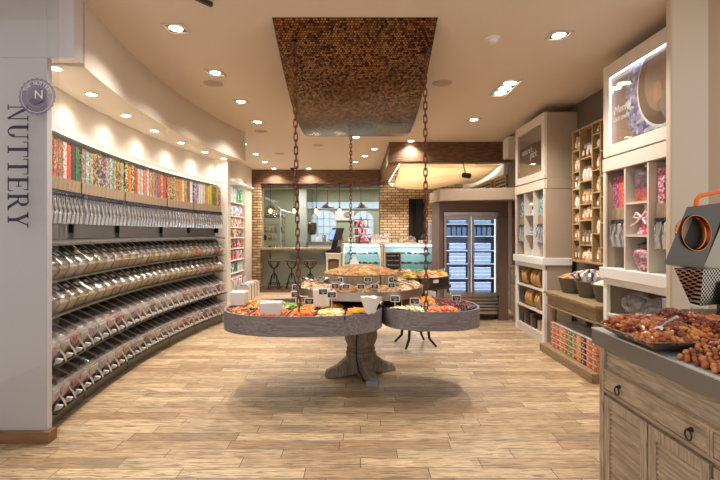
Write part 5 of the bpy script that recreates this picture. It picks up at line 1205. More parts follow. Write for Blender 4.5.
# tubes in the units (front faces -x)
def utubes(X, ya, yb, n, cols, lab):
    w_ = (yb-ya)/n
    for k in range(n):
        y = yb-w_*(k+.5); c = cols[k]
        o = place(tp, USED, (X+.06, y, 1.37), PI, 'tube of %s candy, %s, %s from far side' % (c, lab, nth(k+1)), 'dispenser tubes in the right units', (1, w_/.0665, .985))
        setmat(kid(o, 'candy_fill'), CM[c])
Y0, Y1 = 3.425, 4.46; d1, d2 = UB[1], UB[2]
utubes(2.42, d2+.02, Y1-.045, 3, ['magenta and pink', 'coral red', 'coral red'], 'near right unit, far bay')
utubes(2.42, Y0+.045, d1-.02, 3, ['rose and white', 'magenta and pink', 'coral red'], 'near right unit, near bay')
utubes(2.49, UA[2]+.02, 7.125, 3, ['blue and white', 'blue and white', 'sea green and white'], 'far right unit, far bay')
utubes(2.49, 6.095, UA[1]-.02, 3, ['sea green and white', 'sea green and white', 'blue and white'], 'far right unit, near bay')
# gifts on the middle shelves of near unit
xm, ym = 2.52, (d1+d2)/2
t = thing('sweet_jar', 'tall clear jar of purple sweets above red ones on the upper shelf', 'jar', (xm, ym+.0, 1.776))
MB().lathe([(0, 0), (.085, 0), (.088, .01), (.088, .11), (0, .11)], n=28).build('red_sweets', CM['coral red'], t)
MB().lathe([(0, .111), (.082, .111), (.085, .12), (.085, .23), (.06, .255), (0, .255)], n=28).build('purple_sweets', cells('candy_plum', ['6a1848', '8a2a60', 'b04a80', '4a1034'], 50, .3, .7), t)
MB().lathe([(.09, .0), (.092, .26), (.07, .28), (0, .285)], n=28).build('glass_body', 'plastic', t); MB().lathe([(0, .285), (.02, .287), (.012, .30), (.018, .315), (0, .32)], n=16).build('stopper', 'chrome', t)
o = MB().prism([(-.05, 0), (.05, 0), (.035, .2), (.0, .26), (-.04, .2)], lambda p, q, s: (s, p, q), 0, .05).build('cellophane_bag', BGM['pink'], bevel=.01); o.location = (2.56, d1+.06, 1.776); tag(o, 'slim pink cellophane bag right of the tall purple sweet jar', 'bag')
t = thing('gift_bag', 'pink sweets in cellophane bag tied with a pale pink ribbon bow', 'gift bag', (xm, ym-.03, 1.486))
MB().hexa([(-.05, -.11, 0), (.05, -.11, 0), (.05, .1, 0), (-.05, .1, 0)], [(-.02, -.02, .16), (.02, -.02, .16), (.02, .03, .16), (-.02, .03, .16)]).build('bag_body', cells('bag_pinkish', ['d84a7a', 'f4c4cc', 'e8a0b0', 'f8e8e6', 'c83060'], 40, .3, .5), t, .01)
MB().hexa([(-.02, -.02, .161), (.02, -.02, .161), (.02, .03, .161), (-.02, .03, .161)], [(-.03, -.09, .265), (.03, -.09, .265), (.03, .03, .27), (-.03, .03, .27)]).build('bag_top', plain('pink_film', 'd8a8a8', .2), t, .006)
rb = plain('pink_ribbon', 'f4c8cc', .4)
MB().tube([(-.06, 0, .15), (-.07, .06, .19), (-.07, .1, .16), (-.06, .05, .14), (-.06, 0, .15)], .012, 6).tube([(-.06, 0, .15), (-.07, -.07, .2), (-.07, -.11, .17), (-.06, -.05, .14), (-.06, 0, .15)], .012, 6).tube([(-.06, 0, .15), (-.07, .08, .1), (-.07, .14, .08)], .009, 6).tube([(-.06, 0, .15), (-.07, -.07, .09)], .009, 6).blob((-.065, 0, .15), .02, .02, .02, 0, 8, 6).build('ribbon_bow', rb, t)
t = thing('sweet_urn', 'round glass urn of pink and red sweets with pointed lid', 'jar', (xm, ym, 1.166))
MB().lathe([(0, 0), (.05, 0), (.06, .03), (.10, .1), (.105, .13), (.095, .17), (.06, .19), (0, .19)], n=32).build('sweets', cells('candy_urn', ['e0485a', 'f4a0b4', 'f8d8dc', 'c02a3c', 'b878a8'], 46, .3, .8), t)
MB().lathe([(.055, .0), (.066, .03), (.107, .1), (.112, .13), (.10, .175), (.065, .2), (.07, .22)], n=32).build('glass_body', 'plastic', t)
MB().lathe([(0, .222), (.07, .222), (.07, .232), (.03, .25), (.012, .26), (.02, .275), (.0, .29)], n=24).build('lid', 'dsteel', t)
# far unit: middle shelf goods
xm, ym = 2.60, (UA[1]+UA[2])/2
t = thing('gift_jar', 'blue and white wrapped gift jar on the upper shelf of the far unit', 'jar', (xm, ym, 1.776))
MB().lathe([(0, 0), (.07, 0), (.08, .03), (.06, .12), (.03, .16), (.05, .2), (0, .22)], n=20).build('jar_body', BGM['blue'], t); MB().blob((-.06, 0, .14), .03, .06, .03, 0, 8, 6).build('bow', 'white', t)
t = thing('gift_bowl', 'pale blue fan shaped gift on the middle shelf of the far unit', 'gift', (xm, ym, 1.486))
MB().prism([(-.11, 0), (.11, 0), (.10, .06), (.05, .11), (-.03, .12), (-.09, .07)], lambda p, q, s: (s, p, q), -.05, .05).build('gift_body', BGM['blue'], t, .01); MB().tube([(-.055, -.1, .03), (-.055, .1, .03)], .006, 5).build('ribbon', 'white', t)
o = MB().prism([(-.06, 0), (.06, 0), (.06, .09), (-.06, .09)], lambda p, q, s: (s, p, q), -.05, .05).build('teal_tin', 'aqua', bevel=.01); o.location = (xm, ym, 1.166); tag(o, 'small teal tin on the ledge of the far unit', 'tin')
# baskets and boxes in the far unit base
bs = MB().lathe([(0, 0), (.11, 0), (.125, .015), (.125, .04), (.115, .045), (.105, .02), (0, .02)], n=28).build('round_basket', wood('wicker', '9a7040', 'd0a468', 'Z', 3))
q = 0
for z, ys in ((.722, (6.92, 6.82, 6.55, 6.45, 6.35)), (.412, (6.78, 6.70, 6.62, 6.40, 6.32))):
    for y in ys:
        o = bs if q == 0 else bs.copy()
        if q: COL.objects.link(o)
        q += 1; o.location = (2.62, y, z+.126); o.rotation_euler = (0, PI/2, PI/2+.45+R_.uniform(-.1, .1)); tag(o, 'round wicker tray on edge, %s shelf of far unit, %s from its far side' % ('upper base' if z > .6 else 'lower base', nth(ys.index(y)+1)), 'tray', 'wicker trays in the far unit')
bxx = B(-.09, .09, -.045, .045, 0, .2).build('gift_box', 'dkgrey', bevel=.004)
q = 0
for z, y, s, m_, lab in ((.122, 7.0, .7, 'dkgrey', 'dark, far end of the bottom shelf'), (.122, 6.88, .9, 'brown', 'brown, second from the far end of the bottom shelf'), (.122, 6.76, 1.05, 'dkgrey', 'dark, third from the far end of the bottom shelf'), (.122, 6.64, .95, 'brown', 'brown, fourth from the far end of the bottom shelf'), (.122, 6.52, .7, 'dkgrey', 'dark, fifth from the far end of the bottom shelf'),
                       (.122, 6.36, .7, 'pale', 'pale, second from the near end of the bottom shelf'), (.122, 6.22, .85, 'palew', 'pale, near end of the bottom shelf'), (.412, 6.98, .85, 'dkgrey', 'dark, far end of the shelf above the bottom'), (.412, 6.88, .7, 'brown', 'brown, on the shelf over the bottom one')):
    o = bxx if q == 0 else bxx.copy()
    if q: COL.objects.link(o)
    q += 1; o.location = (2.63, y, z); o.scale = (1, 1, s); setmat(o, m_); tag(o, 'gift box in the far unit, '+lab, 'box', 'gift boxes in the far unit')
# bundles in the near unit base
wr = clear('cellophane', (.93, .93, .95), .35, .15, .14, (.85, .85, .88))
def crumple(name, label, loc, r, h, seed):
    rr = random.Random(seed); mb = MB(); N, K = 18, 8; vs = [(0, 0, 0)]; fs = []
    for j in range(1, K):
        v = j/K; a_ = r*(math.sin(PI*min(1, v*.9+.08))**.6)
        for i in range(N): a = 2*PI*i/N; q_ = a_*(1+rr.uniform(-.12, .12)); vs.append((q_*math.cos(a), q_*math.sin(a), h*v))
    vs.append((0, 0, h)); L = len(vs)-1
    for i in range(N): fs.append((0, 1+(i+1) % N, 1+i)); fs.append((L, 1+(K-2)*N+i, 1+(K-2)*N+(i+1) % N))
    for j in range(K-2):
        for i in range(N): a = 1+j*N; fs.append((a+i, a+(i+1) % N, a+N+(i+1) % N, a+N+i))
    o = mb.add(vs, fs).build(name, wr, smooth=False); o.location = loc; tag(o, label, 'cellophane bundle', 'cellophane bundles'); return o
crumple('cellophane_bundle', 'crumpled clear cellophane bundle, left one under the ledge', (2.6, 4.18, .725), .14, .24, 1)
crumple('cellophane_bundle', 'crumpled clear cellophane bundle, right one under the ledge', (2.6, 3.90, .725), .13, .22, 2)
crumple('cellophane_bundle', 'small clear cellophane bundle at the back under the ledge', (2.73, 4.06, .725), .09, .18, 3)
o = B(-.05, .05, -.06, .06, 0, .15).build('pale_carton', 'palew', bevel=.004); o.location = (2.56, 3.68, .721); tag(o, 'pale carton under the ledge of the near unit', 'carton')
t = thing('blue_carton', 'pale blue carton on top of the carton under the ledge', 'carton', (2.56, 3.68, .872)); B(-.045, .045, -.055, .055, 0, .08).build('carton_body', 'screen' if 0 else plain('pale_blue_card', 'b4c4dc', .5), t, .004); B(-.047, .047, -.057, .057, .081, .09).build('carton_lid', 'white', t)

# ---- wooden grid of jars
GX0, GX1 = 2.75, 2.945; GY = [5.80, 5.61, 5.31, 5.13, 4.95, 4.76, 4.56]; GZ0, GZ1 = 1.16, 2.80
t = thing('wall_grid_shelf', 'oak grid shelf full of jars on the right wall between units', 'shelving', (2.85, 5.18, GZ0))
W(B(GX1-.012, GX1, GY[-1], GY[0], GZ0, GZ1), 'back_panel', 'oakback', t)
W(B(GX0, GX1-.013, GY[-1]-.02, GY[0]+.02, GZ1-.02, GZ1), 'top_board', 'oak', t); W(B(GX0-.03, GX1-.013, GY[-1]-.02, GY[0]+.02, GZ0-.02, GZ0), 'bottom_board', 'oak', t)
for i, y in enumerate(GY): W(B(GX0, GX1-.013, y-.009, y+.009, GZ0, GZ1-.021), 'upright', 'oak', t)
CZ = [[1.42, 1.62, 1.82, 2.06, 2.28, 2.55], [1.36, 1.66, 1.86, 2.14, 2.42], [1.50, 1.80, 1.98, 2.24, 2.50, 2.66], [1.34, 1.62, 1.92, 2.16, 2.44], [1.5, 1.74, 2.0, 2.3, 2.55], [1.4, 1.7, 1.9, 2.2, 2.45]]
sj = thing('spice_jar', '', 'jar')
MB().lathe([(0, 0), (.034, 0), (.036, .006), (.036, .085), (.028, .1), (0, .1)], n=14).build('jar_body', 'tan', sj); MB().lathe([(0, .1005), (.03, .1005), (.03, .12), (0, .122)], n=14).build('lid', 'steel', sj); MB().box(-.037, -.030, -.018, .018, .025, .065).build('label', 'paper', sj)
JM = ['oakback', 'palew', 'pile_almonds', 'pile_nuts', 'bag_brown', 'bag_gold', 'pile_roast_nuts', 'pile_salted_nuts']
JN = {'oakback': 'brown', 'palew': 'cream', 'pile_almonds': 'almond', 'pile_nuts': 'tan', 'bag_brown': 'dark mixed', 'bag_gold': 'golden', 'pile_roast_nuts': 'roast brown', 'pile_salted_nuts': 'pale mixed'}
q = 0
for c in range(6):
    ya, yb = GY[c+1]+.009, GY[c]-.009; zs = [GZ0]+CZ[c]+[GZ1-.02]
    for r_i in range(len(zs)-1):
        z = zs[r_i]
        if r_i: W(B(GX0+.002, GX1-.013, ya+.0005, yb-.0005, z-.016, z), 'shelf', 'oak', t)
        hgt = zs[r_i+1]-z-.02
        n_ = max(1, int((yb-ya)/.085)); 
        for k in range(n_):
            q += 1; mt = JM[(c*5+r_i*3+(k//2)) % 8]; s = min(1.45, hgt/.125*R_.uniform(.7, .92))
            o = place(sj, USED, (GX0+.055, yb-(yb-ya)*(k+.5)/n_, z+.0005), 0, '%s jar, %s grid column from far side, %s cell up, %s in cell' % (JN[mt], nth(c+1), nth(r_i+1), nth(k+1)), 'jars in the oak grid', (1, 1, s))
            setmat(kid(o, 'jar_body'), bpy.data.materials.get(mt) or M[mt])

# ---- console with buckets and tubs
t = thing('console_table', 'weathered oak console with moulded top under the jar grid', 'console', (2.6, 5.1, 0))
W(B(2.35, 2.94, 4.50, 5.74, .735, .77), 'top', 'console', t, .006)
W(MB().box(2.375, 2.93, 4.525, 5.715, .70, .734).box(2.39, 2.92, 4.54, 5.70, .60, .699), 'apron', 'console', t, .004)
W(B(2.375, 2.93, 4.525, 5.715, .578, .599), 'apron_moulding', 'console', t, .004)
for y in (4.60, 5.64):
    for x in (2.44, 2.87): W(MB().lathe([(.035, 0), (.04, .02), (.03, .05), (.036, .1), (.042, .25), (.034, .36), (.04, .40), (.04, .475), (0, .475)], c=(x, y, .101), n=16), 'leg', 'console', t)
W(MB().box(2.31, 2.93, 4.47, 5.76, .0, .10), 'base_shelf', 'console', t, .006)
bk = thing('metal_pail', '', 'pail')
MB().lathe([(0, 0), (.115, 0), (.12, .01), (.165, .175), (.17, .18), (.165, .185), (.158, .18), (.11, .015), (0, .015)], n=36).build('pail_body', 'pewter', bk)
MB().tube([(.168*math.cos(a), .168*math.sin(a), .183) for a in [2*PI*i/36 for i in range(36)]], .005, 6, True).build('rim_wire', 'steel', bk)
PL = [(2.62, 5.52, 'apricot', 'orange shelled nuts', 'farthest'), (2.64, 5.13, 'bag', 'crinkled wrapped sweets', 'middle'), (2.64, 4.75, 'coconut', 'cream nuts', 'nearest')]
for x, y, c, d, w_ in PL:
    place(bk, USED, (x, y, .771), 0, 'grey metal pail of %s on the oak console, %s' % (d, w_), 'metal pails on the console')
def dome(c, r, z, h): return lambda u, v: (c[0]+r*v*math.cos(2*PI*u), c[1]+r*v*math.sin(2*PI*u), z+h*(1-v*v))
heap('shelled_nuts', 'orange shelled nuts heaped in the farthest metal pail', 'nuts', dome((2.62, 5.52), .155, .94, .05), 260, .014, FM['salted nuts' if 0 else 'roast nuts'], None, 14, (1.2, .8, .8))
heap('cream_nuts', 'cream nuts heaped in the nearest metal pail', 'nuts', dome((2.64, 4.75), .155, .94, .05), 220, .014, FM['coconut'], None, 14, (1.2, .8, .8))
wc = MB().prism([(-.012, -.015), (.012, -.015), (.015, .09), (.024, .13), (-.024, .13), (-.015, .09)], lambda p, q, s: (p, s, q), -.008, .008).build('wrapped_sweet', 'paper')
q = 0
for rr_, n_, lean in ((.02, 4, .1), (.07, 10, .35), (.115, 15, .6)):
    for k in range(n_):
        a = 2*PI*k/n_; o = wc if q == 0 else wc.copy()
        if q: COL.objects.link(o)
        q += 1; o.location = (2.64+rr_*math.cos(a), 5.13+rr_*math.sin(a), .93+.03*(1-rr_/.12)); o.rotation_euler = (0, lean, a); o.scale = (1.3, 1.5, 1)
        setmat(o, ['paper', 'palew', BGM['lilac'], BGM['brown'], 'white'][q % 5]); tag(o, 'wrapped sweet sticking up in the middle metal pail', 'sweet', 'wrapped sweets in the middle pail')
heap('wrapped_sweet_fill', 'pale wrapped sweets filling the middle metal pail', 'sweets', dome((2.64, 5.13), .155, .93, .03), 80, .02, BGM['lilac'], None, 12, (1.4, .7, .6))
# clear tubs under the console
ct = thing('clear_tub', '', 'tub')
MB().prism([(-.044, 0), (.044, 0), (.050, .05), (-.050, .05)], lambda p, q, s: (p, s, q), -.047, .047).build('tub_filling', 'tan', ct, .003)
MB().box(-.053, .053, -.052, .052, .051, .059).build('lid', plain('tub_lid', 'b4b0aa', .2), ct, .002)
MB().box(-.0535, -.0515, -.013, .013, .018, .034).build('label', 'palew', ct)
TC_ = ['papaya', 'papaya', 'mango', 'papaya', 'kiwi', 'mixed fruit', 'mango', 'cranberry', 'papaya', 'papaya']
for c in range(10):
    for dd in range(3):
        for s in range(5):
            if dd and s < 4: continue
            k = TC_[(c+dd) % 10]; y = 5.53-.107*c
            o = place(ct, USED, (2.43+.11*dd, y, .102+.0605*s if not dd else .102+.0605*4), 0, '%s tub under the console, %s column from far end, %s' % (k, nth(c+1), (nth(s+1)+' layer up') if dd == 0 else ['', 'top of the second row', 'top of the third row'][dd]), 'clear tubs under the console')
            setmat(kid(o, 'tub_filling'), FM[k])
for dd in (1, 2):   # closed stacks under the rear top layers
    for c in range(10):
        for s in range(4):
            o = copy_tree(ct); o.location = (2.43+.11*dd, 5.53-.107*c, .102+.0605*s); o['label'] = 'clear tub in the hidden stacks of %s row under the console' % ['', 'the second', 'the third'][dd]; o['group'] = 'clear tubs in the %s hidden row' % ['', 'second', 'third'][dd]

# ================================================================ foreground counter on the right
CX = 1.355
t = thing('sales_counter', 'long weathered wood counter with louvred doors in the right foreground', 'counter', (1.8, 1.75, 0))
W(B(CX+.03, 2.24, .95, 2.56, 0, .859), 'body', 'drift', t)
W(B(CX, 2.25, .92, 2.62, .86, .942), 'worktop_edge', 'counterblk', t, .003)
W(B(CX-.002, 2.252, .918, 2.622, .943, .953), 'worktop', 'white_edge', t, .002)
W(MB().box(CX+.012, CX+.029, 2.515, 2.56, 0, .859), 'corner_stile', 'driftZ', t, .002)
for (ya, yb) in ((1.745, 2.505), (.97, 1.735)):
    W(MB().box(CX+.022, CX+.029, ya, yb, .632, .745), 'drawer_recess', 'drift', t)
    d = W(MB().box(CX+.004, CX+.021, ya+.01, yb-.01, .64, .738), 'drawer', 'drift', t, .003)
    fm = MB().box(CX, CX+.0285, ya-.004, yb+.004, .739, .749).box(CX, CX+.0285, ya-.004, yb+.004, .622, .638).box(CX, CX+.0285, ya-.004, ya+.009, .6385, .7385).box(CX, CX+.0285, yb-.009, yb+.004, .6385, .7385)
    W(fm, 'drawer_frame', 'driftL', t, .002)
    for f in (.21, .88):
        y = yb-(yb-ya)*f
        h_ = MB().lathe([(0, 0), (.010, .0), (.010, .006), (.006, .012), (.006, .02), (.0, .022)], n=12); h_.v = [(CX+.004-z, y+a, .698+b) for a, b, z in h_.v]
        h_.tube([(CX-.012, y+.019*math.sin(a), .696-.020*(1-math.cos(a))) for a in [2*PI*i/20 for i in range(20)]], .0034, 6, True)
        hh = h_.build('ring_pull', 'black', d)
    for k in range(2):
        a, b = ya+(yb-ya)*k/2+.006, ya+(yb-ya)*(k+1)/2-.006
        d = W(MB().box(CX+.006, CX+.0275, a, a+.05, .05, .60).box(CX+.006, CX+.0275, b-.05, b, .05, .60).box(CX+.006, CX+.0275, a+.05, b-.05, .545, .60).box(CX+.006, CX+.0275, a+.05, b-.05, .05, .11), 'door', 'driftZ', t, .003)
        mb = MB(); z = .112
        while z < .53:
            mb.hexa([(CX+.010, a+.051, z), (CX+.012, a+.051, z+.003), (CX+.012, b-.051, z+.003), (CX+.010, b-.051, z)], [(CX+.022, a+.051, z+.020), (CX+.025, a+.051, z+.023), (CX+.025, b-.051, z+.023), (CX+.022, b-.051, z+.020)]); z += .024
        lv_ = mb.build('louvres', 'driftL', d)
        if k == 1:
            for z in (.12, .53): hg = B(CX+.002, CX+.008, b-.002, b+.008, z-.025, z+.025).build('hinge', 'steel', d)
# tray
t = thing('nut_tray', 'flared metal tray heaped with candied nuts at the counter corner', 'tray', (1.43, 2.22, .954))
def ring(x0, x1, y0, y1, z): return [(x0, y0, z), (x1, y0, z), (x1, y1, z), (x0, y1, z)]
r1, r2, r3, r4 = ring(1.38, 1.52, 2.08, 2.37, .956), ring(1.285, 1.60, 1.985, 2.45, 1.018), ring(1.275, 1.61, 1.975, 2.46, 1.016), ring(1.375, 1.525, 2.075, 2.375, .953)
mb = MB().add(r1+r2+r3+r4, [(0, 1, 2, 3)]+[(i, 4+i, 4+(i+1) % 4, (i+1) % 4) for i in range(4)]+[(4+i, 8+i, 8+(i+1) % 4, 4+(i+1) % 4) for i in range(4)]+[(8+i, 12+i, 12+(i+1) % 4, 8+(i+1) % 4) for i in range(4)]+[(15, 14, 13, 12)])
W(mb, 'tray_body', 'pewter', t)
NM = cells('candied_nuts', ['a85628', '8a3e1c', 'c47438', '954820', 'd08a4c', '7a3418'], 20, .25, .3)
heap('candied_nuts', 'reddish brown candied nuts heaped in the flared tray', 'candied nuts', mound(1.29, 1.60, 1.99, 2.445, 1.005, .065), 420, .0135, NM, None, 14, (1.15, .9, .9), nk=(8, 5))
heap('candied_nuts', 'reddish brown candied nuts banked on the counter behind the tray', 'candied nuts', lambda u, v: (1.60+.42*u, 1.93+.62*v, .955+.12*(1-abs(2*v-1)**4)*min(1, (1-u)*5)*min(1, .5+u*3)), 700, .0135, NM, lambda x, y: not (x > 1.80 and y > 2.25), 14, (1.15, .9, .9), nk=(8, 5))
heap('candied_nuts', 'dark candied nuts in a small peak above the flared tray', 'candied nuts', dome((1.60, 2.30), .075, 1.06, .045), 60, .0135, M['nut2'], None, 10, (1.1, .95, .9), nk=(8, 5))
# loose foreground nuts, one by one over a bed
def zf(x, y): return .953+.062*min(1, max(0, (x-1.385)/.10))*min(1, max(0, (y-1.40)/.12))
heap('candied_nut_bed', 'bed of candied nuts under the loose ones on the counter', 'candied nuts', lambda u, v: (1.39+.56*u, 1.42+.53*v, zf(1.39+.56*u, 1.42+.53*v)-.012), 60, .012, NM, None, 14, nk=(8, 5))
base = MB().blob((0, 0, 0), .0155, .0135, .0125, 0, 10, 7).build('candied_nut', 'nut')
base2 = MB().blob((0, 0, 0), .0165, .0125, .0135, 0, 10, 7).build('candied_nut', 'nut'); q = 0
rn = random.Random(11); pts = []
y = 1.47
row = 0
while y < 1.97 and len(pts) < 300:
    x = 1.385+(.0125 if row % 2 else 0)
    while x < 1.385+.0245*15: pts.append((x+rn.uniform(-.004, .004), y+rn.uniform(-.004, .004))); x += .0255
    y += .0235; row += 1
for i, (x, y) in enumerate(pts[:300]):
    o = (base, base2)[i] if i < 2 else (base, base2)[i % 2].copy()
    if i >= 2: COL.objects.link(o)
    o.location = (x, y, zf(x, y)+.010+rn.uniform(0, .009)); o.rotation_euler = (rn.uniform(-1, 1), rn.uniform(-1, 1), rn.uniform(0, 6)); s = rn.uniform(.88, 1.08); o.scale = (s, s, s)
    setmat(o, rn.choice(['nut', 'nut', 'nut2', 'nut3'])); tag(o, 'reddish brown candied nut lying loose on the worktop before the tray', 'candied nut', 'loose candied nuts on the worktop')
place(scp, USED, (1.40, 2.05, 1.05), 1.0, 'shiny steel scoop lying in the candied nuts of the flared tray', 'scoop on the counter', (.75, .9, .9), (0, .5, 2.2))
# roasting machine
def q3(px, py, Y): return at(px, py, Y)
BL, BR, TRr, TL = q3(664, 264, 2.38), q3(703, 268.5, 2.43), q3(731, 202, 2.48), q3(687, 207, 2.43)
nv = (BR-BL).cross(TL-BL).normalized()
if nv.y > 0: nv = -nv
back = -nv*.02+Vector((.20, .10, -.03))
t = thing('roasting_machine', 'tilted steel nut roaster with copper drum mouth and orange handle', 'machine', (1.95, 2.42, .954))
cen = q3(697, 233, 2.42)
ux = (BR-BL).normalized(); uy = nv.cross(ux).normalized()
if uy.z < 0: uy = -uy
def uvp(p): d = p-BL; return (d.dot(ux), d.dot(uy))
quad = [uvp(p) for p in (BL, BR, TRr, TL)]; cu = uvp(cen)
def onb(a):
    dx, dy = math.cos(a), math.sin(a); best = None
    for i in range(4):
        (x1, y1), (x2, y2) = quad[i], quad[(i+1) % 4]; ex, ey = x2-x1, y2-y1; den = dx*ey-dy*ex
        if abs(den) < 1e-9: continue
        s = ((x1-cu[0])*ey-(y1-cu[1])*ex)/den; u = ((x1-cu[0])*dy-(y1-cu[1])*dx)/den
        if s > 0 and -1e-6 <= u <= 1+1e-6 and (best is None or s < best): best = s
    return best
def W3(a, b, d=0): return BL+ux*a+uy*b+nv*d
corner = [math.atan2(y-cu[1], x-cu[0]) % (2*PI) for x, y in quad]; an = sorted(set([2*PI*i/48 for i in range(48)]+corner)); N = len(an); hr = .095
vs = [W3(cu[0]+hr*math.cos(a), cu[1]+hr*math.sin(a)) for a in an]+[W3(cu[0]+onb(a)*math.cos(a), cu[1]+onb(a)*math.sin(a)) for a in an]
W(MB().add(vs, [(i, (i+1) % N, N+(i+1) % N, N+i) for i in range(N)]), 'front_panel', 'dsteel', t)
co = [BL, BR, TRr, TL]; bkp = [p+back for p in co]
W(MB().add(co+bkp, [(i, (i+1) % 4, 4+(i+1) % 4, 4+i) for i in range(4)]+[(7, 6, 5, 4)]), 'housing', plain('warm_steel', 'a09684', .35, .8), t)
cyl = []; fs = []
for d, r in ((.010, hr+.002), (.010, hr-.001), (-.01, hr-.006), (-.016, hr), (-.020, hr-.004), (-.026, hr), (-.038, hr-.004)): cyl += [W3(cu[0]+r*math.cos(a), cu[1]+r*math.sin(a), d) for a in [2*PI*i/40 for i in range(40)]]
for j in range(6):
    for i in range(40): fs.append((j*40+i, j*40+(i+1) % 40, (j+1)*40+(i+1) % 40, (j+1)*40+i))
W(MB().add(cyl, fs), 'drum_mouth', 'copper', t)
W(MB().add([W3(cu[0]+hr*.95*math.cos(a), cu[1]+hr*.95*math.sin(a), -.036) for a in [2*PI*i/40 for i in range(40)]], [tuple(range(40))]), 'drum_inside', 'hole', t)
hp = (TL*.8+TRr*.2); hq = (TL*.15+TRr*.85)+back*.1; up = Vector((0, 0, 1))
W(MB().tube([hp, hp+up*.035+Vector((.004, 0, 0)), hp+up*.055+Vector((.02, 0, 0)), hq+up*.075, hq+up*.05+Vector((.02, 0, 0)), hq+Vector((.02, 0, 0))], .012, 8), 'handle', 'orange', t)
# perforated hopper and dark base
pf, n, l, p_ = _new('perforated_steel'); p_.inputs['Metallic'].default_value = 1; p_.inputs['Roughness'].default_value = .3
tc = n.new('ShaderNodeTexCoord'); mp = n.new('ShaderNodeMapping'); mp.inputs['Rotation'].default_value = (.0, .0, .785); v = n.new('ShaderNodeTexVoronoi'); v.inputs['Scale'].default_value = 62; v.inputs['Randomness'].default_value = 0
gt = n.new('ShaderNodeMath'); gt.operation = 'GREATER_THAN'; gt.inputs[1].default_value = .42; mx = n.new('ShaderNodeMix'); mx.data_type = 'RGBA'; mx.inputs['A'].default_value = lin('2a1a12'); mx.inputs['B'].default_value = lin('c4bcb2')
sx_ = n.new('ShaderNodeSeparateXYZ'); cx_ = n.new('ShaderNodeCombineXYZ'); l.new(tc.outputs['Object'], sx_.inputs[0]); l.new(sx_.outputs['X'], cx_.inputs['X']); l.new(sx_.outputs['Z'], cx_.inputs['Y']); l.new(cx_.outputs[0], mp.inputs[0]); l.new(mp.outputs[0], v.inputs['Vector']); l.new(v.outputs['Distance'], gt.inputs[0]); l.new(gt.outputs[0], mx.inputs['Factor']); l.new(mx.outputs['Result'], p_.inputs['Base Color'])
a1, a2 = q3(674, 268, 2.42), q3(703, 269.5, 2.31); b1, b2 = q3(690, 303, 2.40), q3(700, 306, 2.34); dv = Vector((.20, .08, 0))
W(MB().hexa([b1, b2, b2+dv, b1+dv], [a1, a2, a2+dv, a1+dv]), 'hopper', pf, t)
W(B(1.80, 2.2, 2.30, 2.52, .954, 1.075), 'machine_base', 'dkgrey', t, .006)
W(MB().box(1.9, 1.93, 2.36, 2.39, 1.076, 1.24).box(2.12, 2.15, 2.44, 2.47, 1.076, 1.24), 'support_post', 'dsteel', t)
t = thing('glass_jar_with_oil', 'small glass jar with yellow contents behind the roaster base', 'jar', (1.93, 2.57, .954))
MB().lathe([(0, 0), (.028, 0), (.03, .01), (.03, .12), (.027, .12), (.027, .01), (0, .008)], n=20).build('glass_body', 'plastic', t); MB().lathe([(0, .01), (.026, .012), (.026, .055), (0, .055)], n=18).build('contents', plain('yellow_oil', 'd8a83a', .2), t)

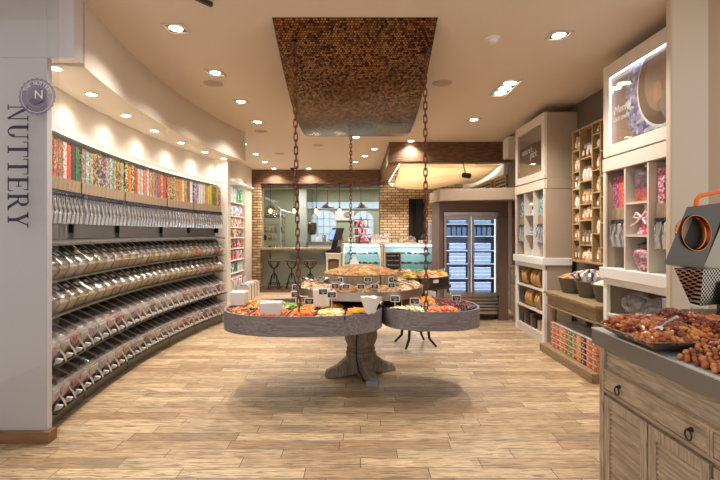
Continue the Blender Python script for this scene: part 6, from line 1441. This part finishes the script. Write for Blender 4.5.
# ================================================================ light
for i, (x, y) in enumerate(LP): light('downlight_lamp', 'SPOT', (x, y, H-.02), 105 if y < 5 else 80 if y < 8 else 60, WARM2, .04, spot=2.3, blend=.8)
for k in (-1, 0, 1): light('downlight_lamp', 'SPOT', (tx, ty+k*.18, H-.02), 60, WARM2, .04, spot=2.3, blend=.8)
for x, y, th in SL:
    light('soffit_lamp', 'SPOT', (8-10.57*math.cos(th), 5.4+10.57*math.sin(th), 2.74), 9, WARM2, .012, spot=1.25, blend=.75, rot=(0, .12, -th))
    light('soffit_wide', 'SPOT', (x, y, 2.74), 15, WARM2, .02, spot=2.6, blend=.9)
light('alcove_strip', 'AREA', (-3.1, 9.9, 2.66), 9, COOL, .2, 3.2)
light('alcove_wash', 'SPOT', (-2.6, 11.2, H-.02), 20, WARM2, .03, spot=1.6, blend=.9)
light('fridge_light', 'AREA', ((fx0+fx1)/2, fy+.085, 1.13), 3, COOL, .85, 1.25, rot=(PI/2, 0, 0))
light('fridge_light_top', 'AREA', ((fx0+fx1)/2, fy+.3, 1.81), 1.5, COOL, .8, .4)
for x in (.065, 1.21): light('counter_light', 'AREA', (x, 10.35, 1.2), 9, (.85, .97, 1), .7, .2)
for px in (270.5, 294, 316.3, 339.5): light('pendant_glow', 'POINT', (at(px, 205, 12.36).x, 12.36, 2.03), 5, WARM, .05)
for x, y in ((-2.2, 14.6), (-.6, 14.6), (1.0, 14.6)): light('kitchen_light', 'AREA', (x, y, 3.05), 32, (1, .95, .86), .4, .4)
light('canopy_light', 'AREA', (1.8, 9.2, 3.05), 26, WARM2, 1.8, .1, rot=(.9, 0, 0)); light('canopy_light', 'AREA', (.95, 10.6, 3.1), 20, WARM2, .1, 3)
for x in (1.0, 1.9): light('canopy_spot', 'SPOT', (x, 9.3, 3.2), 60, WARM2, .05, spot=2.4, blend=.6)
for x, y in ((1.0, 11.6), (1.7, 11.6), (1.3, 9.9)): light('brick_fill', 'SPOT', (x, y, 2.5), 60, WARM2, .04, spot=2.6, blend=.8)  # spots without fittings, added to brighten the brick wall
w = bpy.data.worlds.new('daylight'); sc.world = w; w.use_nodes = True; w.node_tree.nodes['Background'].inputs[0].default_value = (1, .95, .90, 1); w.node_tree.nodes['Background'].inputs[1].default_value = .6

# ================================================================ camera
cd = bpy.data.cameras.new('camera'); cam = bpy.data.objects.new('camera', cd); COL.objects.link(cam); cam.location = (0, 0, EYE); cam.rotation_euler = (PI/2, 0, 0)
cd.lens = 22.5; cd.sensor_width = 36; cd.shift_x = 1/720; cd.shift_y = -7/720; cd.clip_start = .05; sc.camera = cam
sc.view_settings.view_transform = 'Standard'; sc.view_settings.look = 'None'; sc.view_settings.gamma = 1; sc.view_settings.exposure = .55
sc.cycles.transparent_max_bounces = 24; sc.cycles.max_bounces = 8; sc.cycles.diffuse_bounces = 4; sc.cycles.caustics_reflective = False; sc.cycles.caustics_refractive = False
sc.cycles.sample_clamp_indirect = 4
